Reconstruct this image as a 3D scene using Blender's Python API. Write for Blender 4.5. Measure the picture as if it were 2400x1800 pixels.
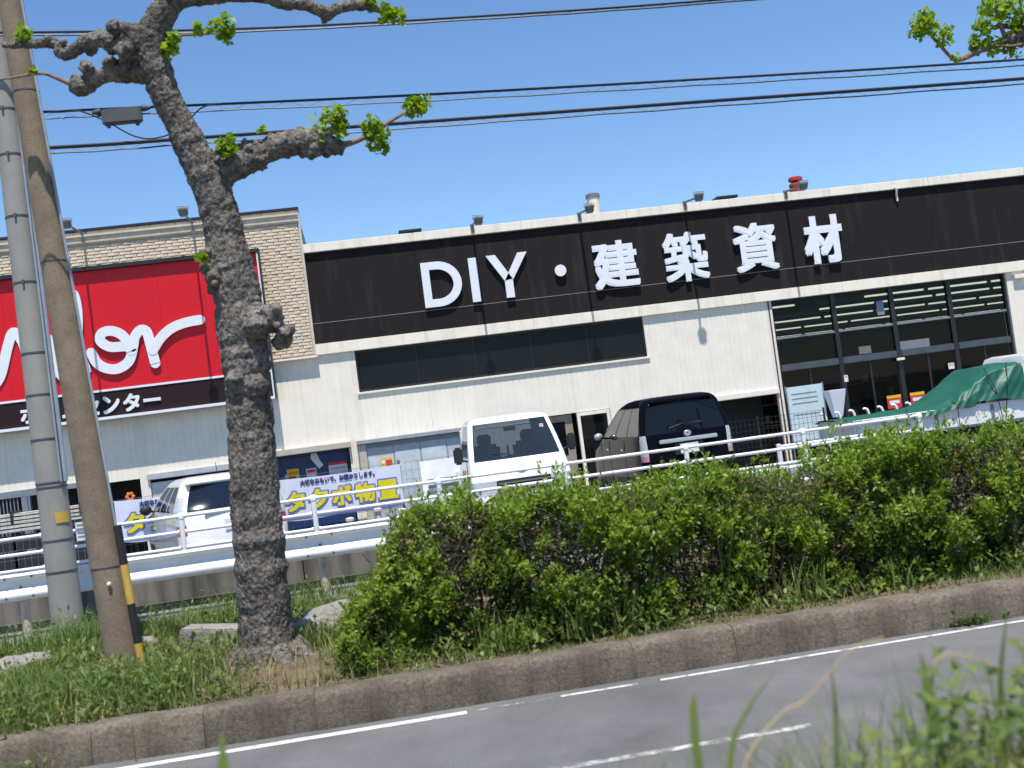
import bpy, bmesh, math, random
import numpy as np
from mathutils import Vector, Matrix, noise
R = math.radians
rng = np.random.default_rng(11)
random.seed(5)
scn = bpy.context.scene
COL = scn.collection
for o in list(bpy.data.objects):
    bpy.data.objects.remove(o)

# ---------------------------------------------------------------- camera
psi, pit, rol = R(-7.6), R(1.9), R(7.45)
F = Vector((-math.sin(psi)*math.cos(pit), math.cos(psi)*math.cos(pit), math.sin(pit)))
R0 = Vector((math.cos(psi), math.sin(psi), 0)); U0 = R0.cross(F)
rt = R0*math.cos(rol) - U0*math.sin(rol)
up = R0*math.sin(rol) + U0*math.cos(rol)
cd = bpy.data.cameras.new('camera'); cam = bpy.data.objects.new('camera', cd); COL.objects.link(cam)
cam.matrix_world = Matrix(((rt.x, up.x, -F.x, 0), (rt.y, up.y, -F.y, 0), (rt.z, up.z, -F.z, 2.1), (0, 0, 0, 1)))
cd.sensor_width = 36; cd.lens = 40.5; cd.clip_start = 0.05; cd.clip_end = 3000
cd.dof.use_dof = True; cd.dof.focus_distance = 22; cd.dof.aperture_fstop = 2.0
scn.camera = cam

# ---------------------------------------------------------------- sky, sun, exposure
SUN_EL, SUN_AZ = R(69.6), R(0)
w = bpy.data.worlds.new('World'); scn.world = w; w.use_nodes = True
nt = w.node_tree; bg = nt.nodes['Background']
sky = nt.nodes.new('ShaderNodeTexSky'); sky.sky_type = 'NISHITA'; sky.sun_disc = False
sky.sun_elevation = SUN_EL; sky.sun_rotation = R(180); sky.altitude = 50
sky.air_density = 1.0; sky.dust_density = 0.0; sky.ozone_density = 6.0
hs = nt.nodes.new('ShaderNodeHueSaturation'); hs.inputs['Saturation'].default_value = 1.06; hs.inputs['Value'].default_value = 1.04
nt.links.new(sky.outputs[0], hs.inputs['Color']); nt.links.new(hs.outputs[0], bg.inputs[0]); bg.inputs[1].default_value = 0.125
sd = bpy.data.lights.new('sun', 'SUN'); so = bpy.data.objects.new('sun', sd); COL.objects.link(so)
sd.energy = 4.8; sd.angle = R(0.53); sd.color = (1, 0.94, 0.86)
so.rotation_euler = (R(90)-SUN_EL, 0, SUN_AZ); so.location = (0, -20, 60)
scn.view_settings.view_transform = 'Standard'; scn.view_settings.look = 'None'
scn.view_settings.gamma = 1; scn.view_settings.exposure = 0.37
scn.view_settings.use_curve_mapping = False

# ---------------------------------------------------------------- materials
MATS = {}
def lin(c):
    return tuple(((v/255)/12.92 if v/255 <= 0.04045 else ((v/255+0.055)/1.055)**2.4) for v in c)
def M(name, col, rough=0.6, var=0.12, scale=4.0, bump=0.0, bscale=40.0, metal=0.0, coat=0.0, spec=0.5,
      stretch=(1, 1, 1), col2=None, emit=0.0, speck=None):
    """procedural material: base colour broken up by two noises, optional relief"""
    if name in MATS: return MATS[name]
    m = bpy.data.materials.new(name); m.use_nodes = True; n = m.node_tree.nodes; l = m.node_tree.links
    b = n['Principled BSDF']; b.inputs['Roughness'].default_value = rough; b.inputs['Metallic'].default_value = metal
    b.inputs['Coat Weight'].default_value = coat; b.inputs['Coat Roughness'].default_value = 0.04
    b.inputs['Specular IOR Level'].default_value = spec
    tc = n.new('ShaderNodeTexCoord'); mp = n.new('ShaderNodeMapping'); mp.inputs['Scale'].default_value = stretch
    l.new(tc.outputs['Object'], mp.inputs[0])
    nz = n.new('ShaderNodeTexNoise'); nz.inputs['Scale'].default_value = scale; nz.inputs['Detail'].default_value = 6
    nz.inputs['Roughness'].default_value = 0.65
    l.new(mp.outputs[0], nz.inputs[0])
    rp = n.new('ShaderNodeMapRange'); rp.inputs['From Min'].default_value = 0.3; rp.inputs['From Max'].default_value = 0.7
    l.new(nz.outputs[0], rp.inputs['Value'])
    mx = n.new('ShaderNodeMix'); mx.data_type = 'RGBA'
    c2 = col2 if col2 else tuple(v*(1-2*var) for v in col)
    c1 = col if col2 else tuple(min(1, v*(1+var*0.6)) for v in col)
    mx.inputs['A'].default_value = (*c2, 1); mx.inputs['B'].default_value = (*c1, 1)
    l.new(rp.outputs[0], mx.inputs['Factor']); l.new(mx.outputs['Result'], b.inputs['Base Color'])
    if speck:
        n3 = n.new('ShaderNodeTexNoise'); n3.inputs['Scale'].default_value = speck[0]; n3.inputs['Detail'].default_value = 4; n3.inputs['Roughness'].default_value = 0.7
        l.new(tc.outputs['Object'], n3.inputs[0]); r3 = n.new('ShaderNodeMapRange'); r3.inputs['From Min'].default_value = 0.3; r3.inputs['From Max'].default_value = 0.7
        r3.inputs['To Min'].default_value = 1-speck[1]; r3.inputs['To Max'].default_value = 1+speck[1]; l.new(n3.outputs[0], r3.inputs['Value'])
        vm = n.new('ShaderNodeVectorMath'); vm.operation = 'SCALE'; l.new(mx.outputs['Result'], vm.inputs[0]); l.new(r3.outputs[0], vm.inputs['Scale']); l.new(vm.outputs[0], b.inputs['Base Color'])
    if bump:
        n2 = n.new('ShaderNodeTexNoise'); n2.inputs['Scale'].default_value = bscale; n2.inputs['Detail'].default_value = 5
        l.new(mp.outputs[0], n2.inputs[0])
        bp = n.new('ShaderNodeBump'); bp.inputs['Strength'].default_value = 1; bp.inputs['Distance'].default_value = bump
        l.new(n2.outputs[0], bp.inputs['Height']); l.new(bp.outputs[0], b.inputs['Normal'])
    if emit:
        b.inputs['Emission Color'].default_value = (*col, 1); b.inputs['Emission Strength'].default_value = emit
    MATS[name] = m
    return m
def M_glass(name, tint, opac, rough=0.02, ior=1.45, veil=(0.012, 0.014, 0.016)):
    """window glass: fresnel gloss over a partly clear, partly dark pane"""
    m = bpy.data.materials.new(name); m.use_nodes = True; n = m.node_tree.nodes; l = m.node_tree.links
    n.remove(n['Principled BSDF']); out = n['Material Output']
    tr = n.new('ShaderNodeBsdfTransparent'); tr.inputs[0].default_value = (*tint, 1)
    df = n.new('ShaderNodeBsdfDiffuse'); df.inputs[0].default_value = (*veil, 1)
    gl = n.new('ShaderNodeBsdfGlossy'); gl.inputs['Roughness'].default_value = rough
    gl.inputs[0].default_value = (0.9, 0.95, 1, 1)
    fr = n.new('ShaderNodeFresnel'); fr.inputs[0].default_value = ior
    a = n.new('ShaderNodeMixShader'); a.inputs[0].default_value = opac
    l.new(tr.outputs[0], a.inputs[1]); l.new(df.outputs[0], a.inputs[2])
    c = n.new('ShaderNodeMixShader'); l.new(fr.outputs[0], c.inputs[0]); l.new(a.outputs[0], c.inputs[1]); l.new(gl.outputs[0], c.inputs[2])
    l.new(c.outputs[0], out.inputs[0]); MATS[name] = m
    return m
def M_leaf(name, col, col2, trans=0.35):
    """leaf: hue picked per leaf from a random colour attribute, part of the light passes through"""
    m = bpy.data.materials.new(name); m.use_nodes = True; n = m.node_tree.nodes; l = m.node_tree.links
    n.remove(n['Principled BSDF']); out = n['Material Output']
    at = n.new('ShaderNodeAttribute'); at.attribute_name = 'rnd'
    mx = n.new('ShaderNodeMix'); mx.data_type = 'RGBA'
    mx.inputs['A'].default_value = (*col, 1); mx.inputs['B'].default_value = (*col2, 1); l.new(at.outputs['Fac'], mx.inputs['Factor'])
    df = n.new('ShaderNodeBsdfPrincipled'); df.inputs['Roughness'].default_value = 0.45; df.inputs['Specular IOR Level'].default_value = 0.35
    tl = n.new('ShaderNodeBsdfTranslucent'); hs = n.new('ShaderNodeHueSaturation'); hs.inputs['Value'].default_value = 1.3; hs.inputs['Saturation'].default_value = 1.1
    l.new(mx.outputs['Result'], df.inputs['Base Color']); l.new(mx.outputs['Result'], hs.inputs['Color']); l.new(hs.outputs[0], tl.inputs[0])
    s = n.new('ShaderNodeMixShader'); s.inputs[0].default_value = trans
    l.new(df.outputs[0], s.inputs[1]); l.new(tl.outputs[0], s.inputs[2]); l.new(s.outputs[0], out.inputs[0]); MATS[name] = m
    return m
def M_streak(name, col, streak, amount=0.5, rough=0.7, xs=3.0, bump=0.0, lo=0.5, hi=0.75, speck=None, bscale=60):
    """painted or cast surface with run-off streaks that hang down it"""
    m = M(name, col, rough, 0.05, 2.0, bump, bscale, spec=0.2, speck=speck)
    n = m.node_tree.nodes; l = m.node_tree.links; b = n['Principled BSDF']
    src = b.inputs['Base Color'].links[0].from_socket
    tc = n.new('ShaderNodeTexCoord'); mp = n.new('ShaderNodeMapping'); mp.inputs['Scale'].default_value = (xs, xs, 0.22)
    l.new(tc.outputs['Object'], mp.inputs[0]); nz = n.new('ShaderNodeTexNoise'); nz.inputs['Scale'].default_value = 2.2; nz.inputs['Detail'].default_value = 4
    l.new(mp.outputs[0], nz.inputs[0]); rp = n.new('ShaderNodeMapRange'); rp.inputs['From Min'].default_value = lo; rp.inputs['From Max'].default_value = hi
    rp.inputs['To Max'].default_value = amount; l.new(nz.outputs[0], rp.inputs['Value'])
    mx = n.new('ShaderNodeMix'); mx.data_type = 'RGBA'; l.new(rp.outputs[0], mx.inputs['Factor']); l.new(src, mx.inputs['A'])
    mx.inputs['B'].default_value = (*streak, 1); l.new(mx.outputs['Result'], b.inputs['Base Color'])
    return m
def M_worn(name, col, keep=0.5, soft=0.08, scale=9):
    """road paint worn through to the asphalt"""
    m = M(name, col, 0.7, 0.08, 12)
    n = m.node_tree.nodes; l = m.node_tree.links; out = n['Material Output']; b = n['Principled BSDF']
    tc = n.new('ShaderNodeTexCoord'); nz = n.new('ShaderNodeTexNoise'); nz.inputs['Scale'].default_value = scale; nz.inputs['Detail'].default_value = 8; nz.inputs['Roughness'].default_value = 0.7
    l.new(tc.outputs['Object'], nz.inputs[0]); rp = n.new('ShaderNodeMapRange'); rp.inputs['From Min'].default_value = keep-soft; rp.inputs['From Max'].default_value = keep+soft
    l.new(nz.outputs[0], rp.inputs['Value']); tr = n.new('ShaderNodeBsdfTransparent'); s = n.new('ShaderNodeMixShader')
    l.new(rp.outputs[0], s.inputs[0]); l.new(b.outputs[0], s.inputs[1]); l.new(tr.outputs[0], s.inputs[2]); l.new(s.outputs[0], out.inputs[0])
    return m

wall_white = M_streak('wall_siding', (0.86, 0.80, 0.69), (0.74, 0.68, 0.57), 0.35, 0.6, 4.0)
trim_white = M_streak('parapet_white', (0.88, 0.81, 0.68), (0.52, 0.46, 0.36), 0.4, 0.6, 3.0)
fascia_m = M_streak('fascia_brown', (0.0155, 0.0120, 0.0120), (0.06, 0.054, 0.053), 0.45, 0.75, 2.0, 0, 0.56, 0.8)
dark_frame = M('dark_frame', (0.018, 0.018, 0.020), 0.4, 0.1)
navy_cap = M('navy_cap', (0.015, 0.018, 0.035), 0.5)
brick_m = M('tile_beige', (0.66, 0.55, 0.415), 0.85, 0.10, 7, 0.004, 70)
mortar_m = M('tile_joint', (0.56, 0.455, 0.335), 0.9)
corn_m = M('cornice_beige', (0.66, 0.57, 0.44), 0.85, 0.12, 6, 0.004, 50)
letter_white = M('letter_white', (0.80, 0.82, 0.86), 0.4, 0.03)
red_m = M('sign_red', (0.66, 0.010, 0.020), 0.4, 0.07, .8, spec=0.3)
brown_m = M('sign_brown', (0.026, 0.012, 0.013), 0.5, 0.06, spec=0.2)
sign_white = M('sign_white', (0.78, 0.81, 0.84), 0.4, 0.03)
glass_dark = M_glass('shop_glass', (0.55, 0.58, 0.57), 0.12, 0.02, 1.22)
win_film = M('filmed_window', (0.012, 0.014, 0.016), 0.15, 0.1, 1.5, spec=0.15)
alu = M('aluminium', (0.42, 0.44, 0.47), 0.35, 0.08, metal=0.7)
interior_m = M('interior_grey', (0.03, 0.029, 0.028), 0.9)
interior_floor = M('interior_floor', (0.09, 0.087, 0.08), 0.5)
black_in = M('dark_room', (0.012, 0.012, 0.012), 0.95)
tube_m = M('lit_tube', (1.0, 0.97, 0.82), 0.5, 0.0, emit=2.0)
shutter_m = M('roller_shutter', (0.44, 0.47, 0.50), 0.45, 0.08)
beige_box = M('shutter_box', (0.50, 0.46, 0.38), 0.6, 0.1)
shed_blue = M('shed_blue', (0.012, 0.035, 0.15), 0.4, 0.1)
white_paint = M('fence_white', (0.80, 0.80, 0.80), 0.4, 0.05, 6)
rail_white = M_streak('guardrail_white', (0.78, 0.79, 0.80), (0.42, 0.22, 0.09), 0.7, 0.45, 7.0, 0, 0.66, 0.78)
rust_post = M('rusty_post', (0.72, 0.70, 0.66), 0.6, 0, 7, col2=(0.33, 0.13, 0.035), stretch=(1, 1, 0.35))
bolt_m = M('bolt_grey', (0.16, 0.16, 0.18), 0.5, metal=0.6)
conc_wall = M_streak('concrete_wall', (0.20, 0.185, 0.165), (0.055, 0.05, 0.045), 0.85, 0.9, 2.2, 0.006, 0.42, 0.68)
kerb_m = M_streak('kerb_concrete', (0.178, 0.150, 0.116), (0.068, 0.053, 0.040), 0.7, 0.95, 1.6, 0.012, 0.42, 0.72, (38, 0.45), 110)
kn = kerb_m.node_tree; kb = kn.nodes['Principled BSDF']; ks = kb.inputs['Base Color'].links[0].from_socket   # each stone cast a little lighter or darker
oi = kn.nodes.new('ShaderNodeObjectInfo'); kr = kn.nodes.new('ShaderNodeMapRange'); kr.inputs['To Min'].default_value = .86; kr.inputs['To Max'].default_value = 1.12
kv = kn.nodes.new('ShaderNodeVectorMath'); kv.operation = 'SCALE'; kn.links.new(oi.outputs['Random'], kr.inputs['Value']); kn.links.new(ks, kv.inputs[0]); kn.links.new(kr.outputs[0], kv.inputs['Scale']); kn.links.new(kv.outputs[0], kb.inputs['Base Color'])
asphalt_m = M('road_asphalt', (0.185, 0.182, 0.184), 0.85, 0.17, 0.9, 0.012, 150, speck=(85, 0.45))
lot_m = M('lot_asphalt', (0.14, 0.14, 0.14), 0.9, 0.15, 1.0, 0.004, 200)
path_m = M('path_asphalt', (0.22, 0.22, 0.215), 0.9, 0.12, 2.0, 0.004, 150)
soil_m = M('soil', (0.20, 0.15, 0.095), 0.95, 0.0, 6, 0.03, 30, col2=(0.09, 0.075, 0.04))
ground_m = M('earth', (0.13, 0.12, 0.08), 0.95, 0.15, 0.5)
line_m = M_worn('line_paint', (0.78, 0.78, 0.75), 0.62, 0.06, 7)
line_thin = M_worn('line_paint_worn', (0.70, 0.70, 0.67), 0.58, 0.09, 9)
pole_grey = M('pole_concrete_grey', (0.31, 0.30, 0.275), 0.85, 0.10, 3, 0.003, 120, stretch=(1, 1, 0.5))
pole_brown = M('pole_concrete_brown', (0.25, 0.195, 0.135), 0.9, 0.16, 5, 0.006, 130, speck=(70, 0.3))
band_m = M('steel_band', (0.12, 0.13, 0.14), 0.5, metal=0.6)
conduit_m = M('conduit_bluegrey', (0.32, 0.37, 0.43), 0.5)
yellow_m = M('stripe_yellow', (0.62, 0.40, 0.07), 0.5, 0.1, 9)
blk_m = M('stripe_black', (0.02, 0.02, 0.022), 0.5, 0.1)
wire_m = M('cable_black', (0.012, 0.014, 0.022), 0.5)
box_m = M('closure_grey', (0.075, 0.08, 0.085), 0.6)
bark_m = M('bark', (0.235, 0.21, 0.185), 0.95, 0.0, 3, 0.035, 45, col2=(0.075, 0.065, 0.056), stretch=(1, 1, 0.6), spec=0.15, speck=(22, 0.75))
twig_m = M('twig', (0.22, 0.16, 0.12), 0.85, 0.15, 20)
cut_m = M('pruning_scar', (0.21, 0.175, 0.14), 0.95, 0.25, 25, 0.01, 60, speck=(40, .4))
leaf_y = M_leaf('young_leaf', (0.13, 0.25, 0.012), (0.33, 0.43, 0.03), 0.45)
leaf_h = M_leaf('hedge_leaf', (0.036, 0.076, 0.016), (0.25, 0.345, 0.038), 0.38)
leaf_d = M_leaf('hedge_dry_leaf', (0.13, 0.085, 0.045), (0.26, 0.17, 0.08), 0.2)
grass_m = M_leaf('grass_blade', (0.060, 0.115, 0.022), (0.23, 0.29, 0.075), 0.36)
dry_m = M_leaf('dry_grass', (0.30, 0.22, 0.10), (0.46, 0.36, 0.19), 0.25)
hedge_twig = M('hedge_twig', (0.085, 0.063, 0.048), 0.9, 0.2, 15)
stone_m = M('stone_grey', (0.34, 0.32, 0.29), 0.9, 0.0, 5, 0.015, 30, col2=(0.19, 0.175, 0.155))
wood_stake = M('weathered_wood', (0.24, 0.185, 0.10), 0.85, 0.2, 8, 0.003, 60, stretch=(4, 4, 0.5))
car_white = M('car_paint_white', (0.80, 0.80, 0.79), 0.28, 0.02, coat=0.6)
car_black = M('car_paint_black', (0.004, 0.005, 0.008), 0.06, 0.02, coat=0.0, spec=0.03)
car_glass = M_glass('car_glass', (0.62, 0.68, 0.70), 0.4, 0.01, 1.55, (0.04, 0.055, 0.065))  # bluish veil paints a reflected sky into the pane's diffuse colour
privacy = M('privacy_glass', (0.006, 0.007, 0.009), 0.03, 0.0, spec=0.4)
trim_blk = M('black_trim', (0.018, 0.018, 0.02), 0.6)
chrome = M('chrome', (0.62, 0.66, 0.72), 0.2, 0.02, metal=0.55)
lamp_clear = M('lamp_clear', (0.55, 0.58, 0.60), 0.12, 0.0, 60, col2=(0.30, 0.34, 0.40), coat=1.0)
lamp_red = M('lamp_red', (0.35, 0.02, 0.025), 0.15, 0.1, coat=1.0)
lamp_amber = M('lamp_amber', (0.6, 0.25, 0.03), 0.2, 0.1, coat=1.0)
tyre_m = M('tyre', (0.02, 0.02, 0.02), 0.85)
rim_m = M('rim', (0.38, 0.38, 0.40), 0.35, metal=0.7)
seat_m = M('seat_fabric', (0.03, 0.035, 0.05), 0.9)
plate_m = M('number_plate', (0.78, 0.80, 0.80), 0.4, 0.04)
tarp_m = M('tarpaulin_green', (0.007, 0.105, 0.066), 0.5, 0.15, 2.0, 0.006, 14)
banner_m = M('banner_white', (0.70, 0.73, 0.86), 0.5, 0.06, 3)
txt_navy = M('print_navy', (0.03, 0.03, 0.16), 0.5)
txt_violet = M('print_violet', (0.19, 0.16, 0.55), 0.5)
txt_yellow = M('print_yellow', (0.72, 0.66, 0.012), 0.5, 0.05)
mesh_grey = M('wire_grey', (0.22, 0.24, 0.26), 0.5, metal=0.4)
mesh_brown = M('wire_brown', (0.035, 0.026, 0.022), 0.6)
steel_blue = M('steel_bluegrey', (0.21, 0.25, 0.29), 0.5, 0.1)
paper = {k: M('paper_'+k, c, 0.6, 0.06) for k, c in dict(yellow=(0.80, 0.47, 0.02), pink=(0.72, 0.50, 0.52), white=(0.74, 0.76, 0.78),
         red=(0.60, 0.045, 0.03), cyan=(0.55, 0.68, 0.72), orange=(0.75, 0.20, 0.06)).items()}
lamp_grey = M('floodlight_grey', (0.20, 0.22, 0.23), 0.45, 0.1, metal=0.3)
lamp_glass = M('floodlight_glass', (0.55, 0.60, 0.62), 0.1, 0.05, coat=1)
vent_red = M('vent_red', (0.42, 0.045, 0.035), 0.6, 0.15)
pale_lumber = M('pale_boards', (0.60, 0.57, 0.50), 0.7, 0.12, 5)

# ---------------------------------------------------------------- mesh helpers
class MB:
    def __init__(s): s.v = []; s.f = []
    def add(s, vs, fs):
        k = len(s.v); s.v += [tuple(p) for p in vs]; s.f += [tuple(i+k for i in q) for q in fs]; return s
    def box(s, x0, x1, y0, y1, z0, z1):
        return s.add([(x0,y0,z0),(x1,y0,z0),(x1,y1,z0),(x0,y1,z0),(x0,y0,z1),(x1,y0,z1),(x1,y1,z1),(x0,y1,z1)],
                     [(3,2,1,0),(4,5,6,7),(0,1,5,4),(1,2,6,5),(2,3,7,6),(3,0,4,7)])
    def cbox(s, c, h, rot=None):
        vs = []
        for sz in (-1, 1):
            for sx, sy in ((-1,-1),(1,-1),(1,1),(-1,1)):
                p = Vector((sx*h[0], sy*h[1], sz*h[2]))
                if rot is not None: p = rot @ p
                vs.append(tuple(p + Vector(c)))
        return s.add(vs, [(3,2,1,0),(4,5,6,7),(0,1,5,4),(1,2,6,5),(2,3,7,6),(3,0,4,7)])
    def tube(s, pts, rad, seg=8, cap=True, jit=0.0):
        pts = [Vector(p) for p in pts]; n = len(pts)
        if not hasattr(rad, '__len__'): rad = [rad]*n
        ref = None; vs = []
        for i, p in enumerate(pts):
            t = (pts[min(i+1, n-1)] - pts[max(i-1, 0)])
            if t.length < 1e-9: t = Vector((0, 0, 1))
            t.normalize()
            if ref is None:
                ref = t.orthogonal().normalized()
            ref = (ref - t*ref.dot(t))
            if ref.length < 1e-6: ref = t.orthogonal()
            ref.normalize(); b = t.cross(ref)
            for k in range(seg):
                a = 2*math.pi*k/seg; q = rad[i]*(1+(random.uniform(-jit, jit) if jit else 0))
                vs.append(p + ref*math.cos(a)*q + b*math.sin(a)*q)
        fs = [(i*seg+k, i*seg+(k+1) % seg, (i+1)*seg+(k+1) % seg, (i+1)*seg+k) for i in range(n-1) for k in range(seg)]
        if cap: fs += [tuple(range(seg-1, -1, -1)), tuple((n-1)*seg+k for k in range(seg))]
        return s.add(vs, fs)
    def lathe(s, prof, seg=20, c=(0, 0, 0), axis='z'):
        vs = []
        for r, h in prof:
            for k in range(seg):
                a = 2*math.pi*k/seg; x, y = r*math.cos(a), r*math.sin(a)
                p = (x, y, h) if axis == 'z' else ((h, x, y) if axis == 'x' else (x, h, y))
                vs.append((p[0]+c[0], p[1]+c[1], p[2]+c[2]))
        n = len(prof)
        fs = [(i*seg+k, i*seg+(k+1) % seg, (i+1)*seg+(k+1) % seg, (i+1)*seg+k) for i in range(n-1) for k in range(seg)]
        fs += [tuple(range(seg-1, -1, -1)), tuple((n-1)*seg+k for k in range(seg))]
        return s.add(vs, fs)
    def prism(s, poly, y0, y1):
        """poly of (x,z) points pushed from y0 to y1"""
        n = len(poly)
        return s.add([(x, y0, z) for x, z in poly]+[(x, y1, z) for x, z in poly],
                     [tuple(range(n)), tuple(range(2*n-1, n-1, -1))]+[(i, i+n, (i+1) % n+n, (i+1) % n) for i in range(n)])
    def blob(s, c, r, sub=2, amp=0.25, fr=2.0, sq=(1, 1, 1)):
        bm = bmesh.new(); bmesh.ops.create_icosphere(bm, subdivisions=sub, radius=1)
        off = Vector((random.uniform(0, 50), random.uniform(0, 50), random.uniform(0, 50)))
        vs = []
        for v in bm.verts:
            k = 1+amp*noise.noise(v.co*fr+off)*1.6
            vs.append((c[0]+v.co.x*r*k*sq[0], c[1]+v.co.y*r*k*sq[1], c[2]+v.co.z*r*k*sq[2]))
        fs = [tuple(v.index for v in f.verts) for f in bm.faces]; bm.free()
        return s.add(vs, fs)
    def build(s, name, mat, parent=None, smooth=0, bevel=0, world=False):
        me = bpy.data.meshes.new(name)
        v = s.v
        if world and parent is not None:
            L = parent.location if parent.parent is None else parent.parent.location
            v = [(p[0]-L[0], p[1]-L[1], p[2]-L[2]) for p in v]
        me.from_pydata(v, [], s.f); me.update()
        if bevel or smooth:
            bm = bmesh.new(); bm.from_mesh(me)
            bmesh.ops.recalc_face_normals(bm, faces=bm.faces)
            if bevel:
                ed = [e for e in bm.edges if len(e.link_faces) == 2 and e.calc_face_angle(0) > 0.6]
                bmesh.ops.bevel(bm, geom=ed, offset=bevel, segments=2, affect='EDGES', clamp_overlap=True)
            bm.to_mesh(me); bm.free()
        if smooth:
            me.polygons.foreach_set('use_smooth', [True]*len(me.polygons))
            me.set_sharp_from_angle(angle=R(smooth))
        if mat is not None: me.materials.append(mat)
        o = bpy.data.objects.new(name, me); COL.objects.link(o)
        if parent is not None: o.parent = parent
        return o
def tag(o, label=None, cat=None, group=None, kind=None):
    if label: o['label'] = label
    if cat: o['category'] = cat
    if group: o['group'] = group
    if kind: o['kind'] = kind
    return o
def thing(name, loc, label, cat, group=None, rz=0.0):
    o = bpy.data.objects.new(name, None); COL.objects.link(o); o.location = loc; o.rotation_euler = (0, 0, rz); o.empty_display_size = 0.2
    return tag(o, label, cat, group)
def copy_tree(o, parent=None):
    c = o.copy(); COL.objects.link(c)
    if parent is not None: c.parent = parent
    for ch in list(o.children): copy_tree(ch, c)
    return c
def inst(name, me, parent, loc=(0, 0, 0), rot=(0, 0, 0)):
    o = bpy.data.objects.new(name, me); COL.objects.link(o); o.parent = parent; o.location = loc; o.rotation_euler = rot
    return o
def text_mesh(body, size, bold=0.0, depth=0.0, squash=1.0):
    """characters as solid geometry, standing in the XZ plane facing -Y, origin at lower left"""
    c = bpy.data.curves.new('txt', 'FONT'); c.body = body; c.size = size; c.offset = bold; c.extrude = depth/2; c.resolution_u = 3
    o = bpy.data.objects.new('txt', c); COL.objects.link(o); bpy.context.view_layer.update()
    me = bpy.data.meshes.new_from_object(o.evaluated_get(bpy.context.evaluated_depsgraph_get()))
    bpy.data.objects.remove(o); bpy.data.curves.remove(c)
    n = len(me.vertices); a = np.empty(n*3); me.vertices.foreach_get('co', a); a = a.reshape(-1, 3)
    mn = a.min(0); mx = a.max(0)
    b = np.stack([(a[:, 0]-mn[0])*squash, -a[:, 2], a[:, 1]-mn[1]], 1)
    me.vertices.foreach_set('co', b.ravel()); me.update()
    return me, (mx[0]-mn[0])*squash, mx[1]-mn[1]
def fit_text(name, body, x0, x1, z0, z1, y, mat, parent, bold=0.0, depth=0.02, off=None, step=0.0008):
    """text fitted into a box; weight is added by laying slightly shifted copies over each other, each a hair further out"""
    me, w_, h_ = text_mesh(body, 1.0, 0.0, 0.02)
    n = len(me.vertices); a = np.empty(n*3); me.vertices.foreach_get('co', a); a = a.reshape(-1, 3)
    faces = [tuple(p.vertices) for p in me.polygons]; bpy.data.meshes.remove(me)
    sx, sz = (x1-x0-2*bold)/w_, (z1-z0-2*bold)/h_
    m = MB(); K = 9 if bold else 1
    for i in range(K):
        dx, dz = ((-bold, 0), (bold, 0), (0, -bold), (0, bold), (-bold, -bold), (bold, bold), (-bold, bold), (bold, -bold), (0, 0))[i] if bold else (0, 0)
        v = np.stack([a[:, 0]*sx+x0+bold+dx, a[:, 1]/0.02*depth+y-step*i, a[:, 2]*sz+z0+bold+dz], 1)
        if off is not None: v = v-np.array(off)
        m.add([tuple(p) for p in v], faces)
    return m.build(name, mat, parent)
def catmull(P, n=8):
    P = [np.array(p, float) for p in P]; P = [2*P[0]-P[1]]+P+[2*P[-1]-P[-2]]; out = []
    for i in range(1, len(P)-2):
        for k in range(n):
            t = k/n; a, b, c, d = P[i-1:i+3]
            out.append(0.5*((2*b)+(c-a)*t+(2*a-5*b+4*c-d)*t*t+(3*b-a-3*c+d)*t**3))
    out.append(P[-2]); return out
def cards(pos, dirs, nrm, L, W, rndv, fold=0.0):
    """many leaf blades at once: each a kite of two triangles along dirs, facing nrm"""
    n = len(pos); side = np.cross(dirs, nrm); side /= np.linalg.norm(side, axis=1, keepdims=True)+1e-9
    L = np.broadcast_to(L, (n,))[:, None]; W = np.broadcast_to(W, (n,))[:, None]
    v = np.empty((n, 4, 3)); v[:, 0] = pos; v[:, 1] = pos+dirs*L*0.5+side*W*0.5+nrm*W*fold
    v[:, 2] = pos+dirs*L; v[:, 3] = pos+dirs*L*0.5-side*W*0.5+nrm*W*fold
    f = np.arange(n*4).reshape(n, 4)
    t = np.concatenate([f[:, [0, 1, 2]], f[:, [0, 2, 3]]], 1).reshape(-1, 3)
    return v.reshape(-1, 3), t, np.repeat(rndv, 4)
def blades(pos, h, lean, wid, rndv, seg=3):
    """grass blades: tapering bent strips"""
    n = len(pos); ang = rng.uniform(0, 2*np.pi, n); ld = np.stack([np.cos(ang), np.sin(ang), np.zeros(n)], 1)
    sd_ = np.stack([-ld[:, 1], ld[:, 0], np.zeros(n)], 1)
    a2 = rng.uniform(-.7, .7, n)[:, None]; sd_ = sd_*np.cos(a2)+ld*np.sin(a2)
    v = np.empty((n, 2*seg+1, 3))
    for i in range(seg+1):
        t = i/seg; c = pos+np.array([0, 0, 1])*(h*t*(1-0.25*lean*t))[:, None]+ld*(h*lean*t*t)[:, None]
        wv = (wid*(1-t**1.5)*0.5)[:, None]
        if i < seg: v[:, 2*i] = c-sd_*wv; v[:, 2*i+1] = c+sd_*wv
        else: v[:, 2*seg] = c
    b = (np.arange(n)*(2*seg+1))[:, None]; tr = []
    for i in range(seg-1):
        k = 2*i; tr += [b+np.array([k, k+1, k+3]), b+np.array([k, k+3, k+2])]
    k = 2*(seg-1); tr.append(b+np.array([k, k+1, k+2]))
    return v.reshape(-1, 3), np.concatenate(tr, 0), np.repeat(rndv, 2*seg+1)
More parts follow.
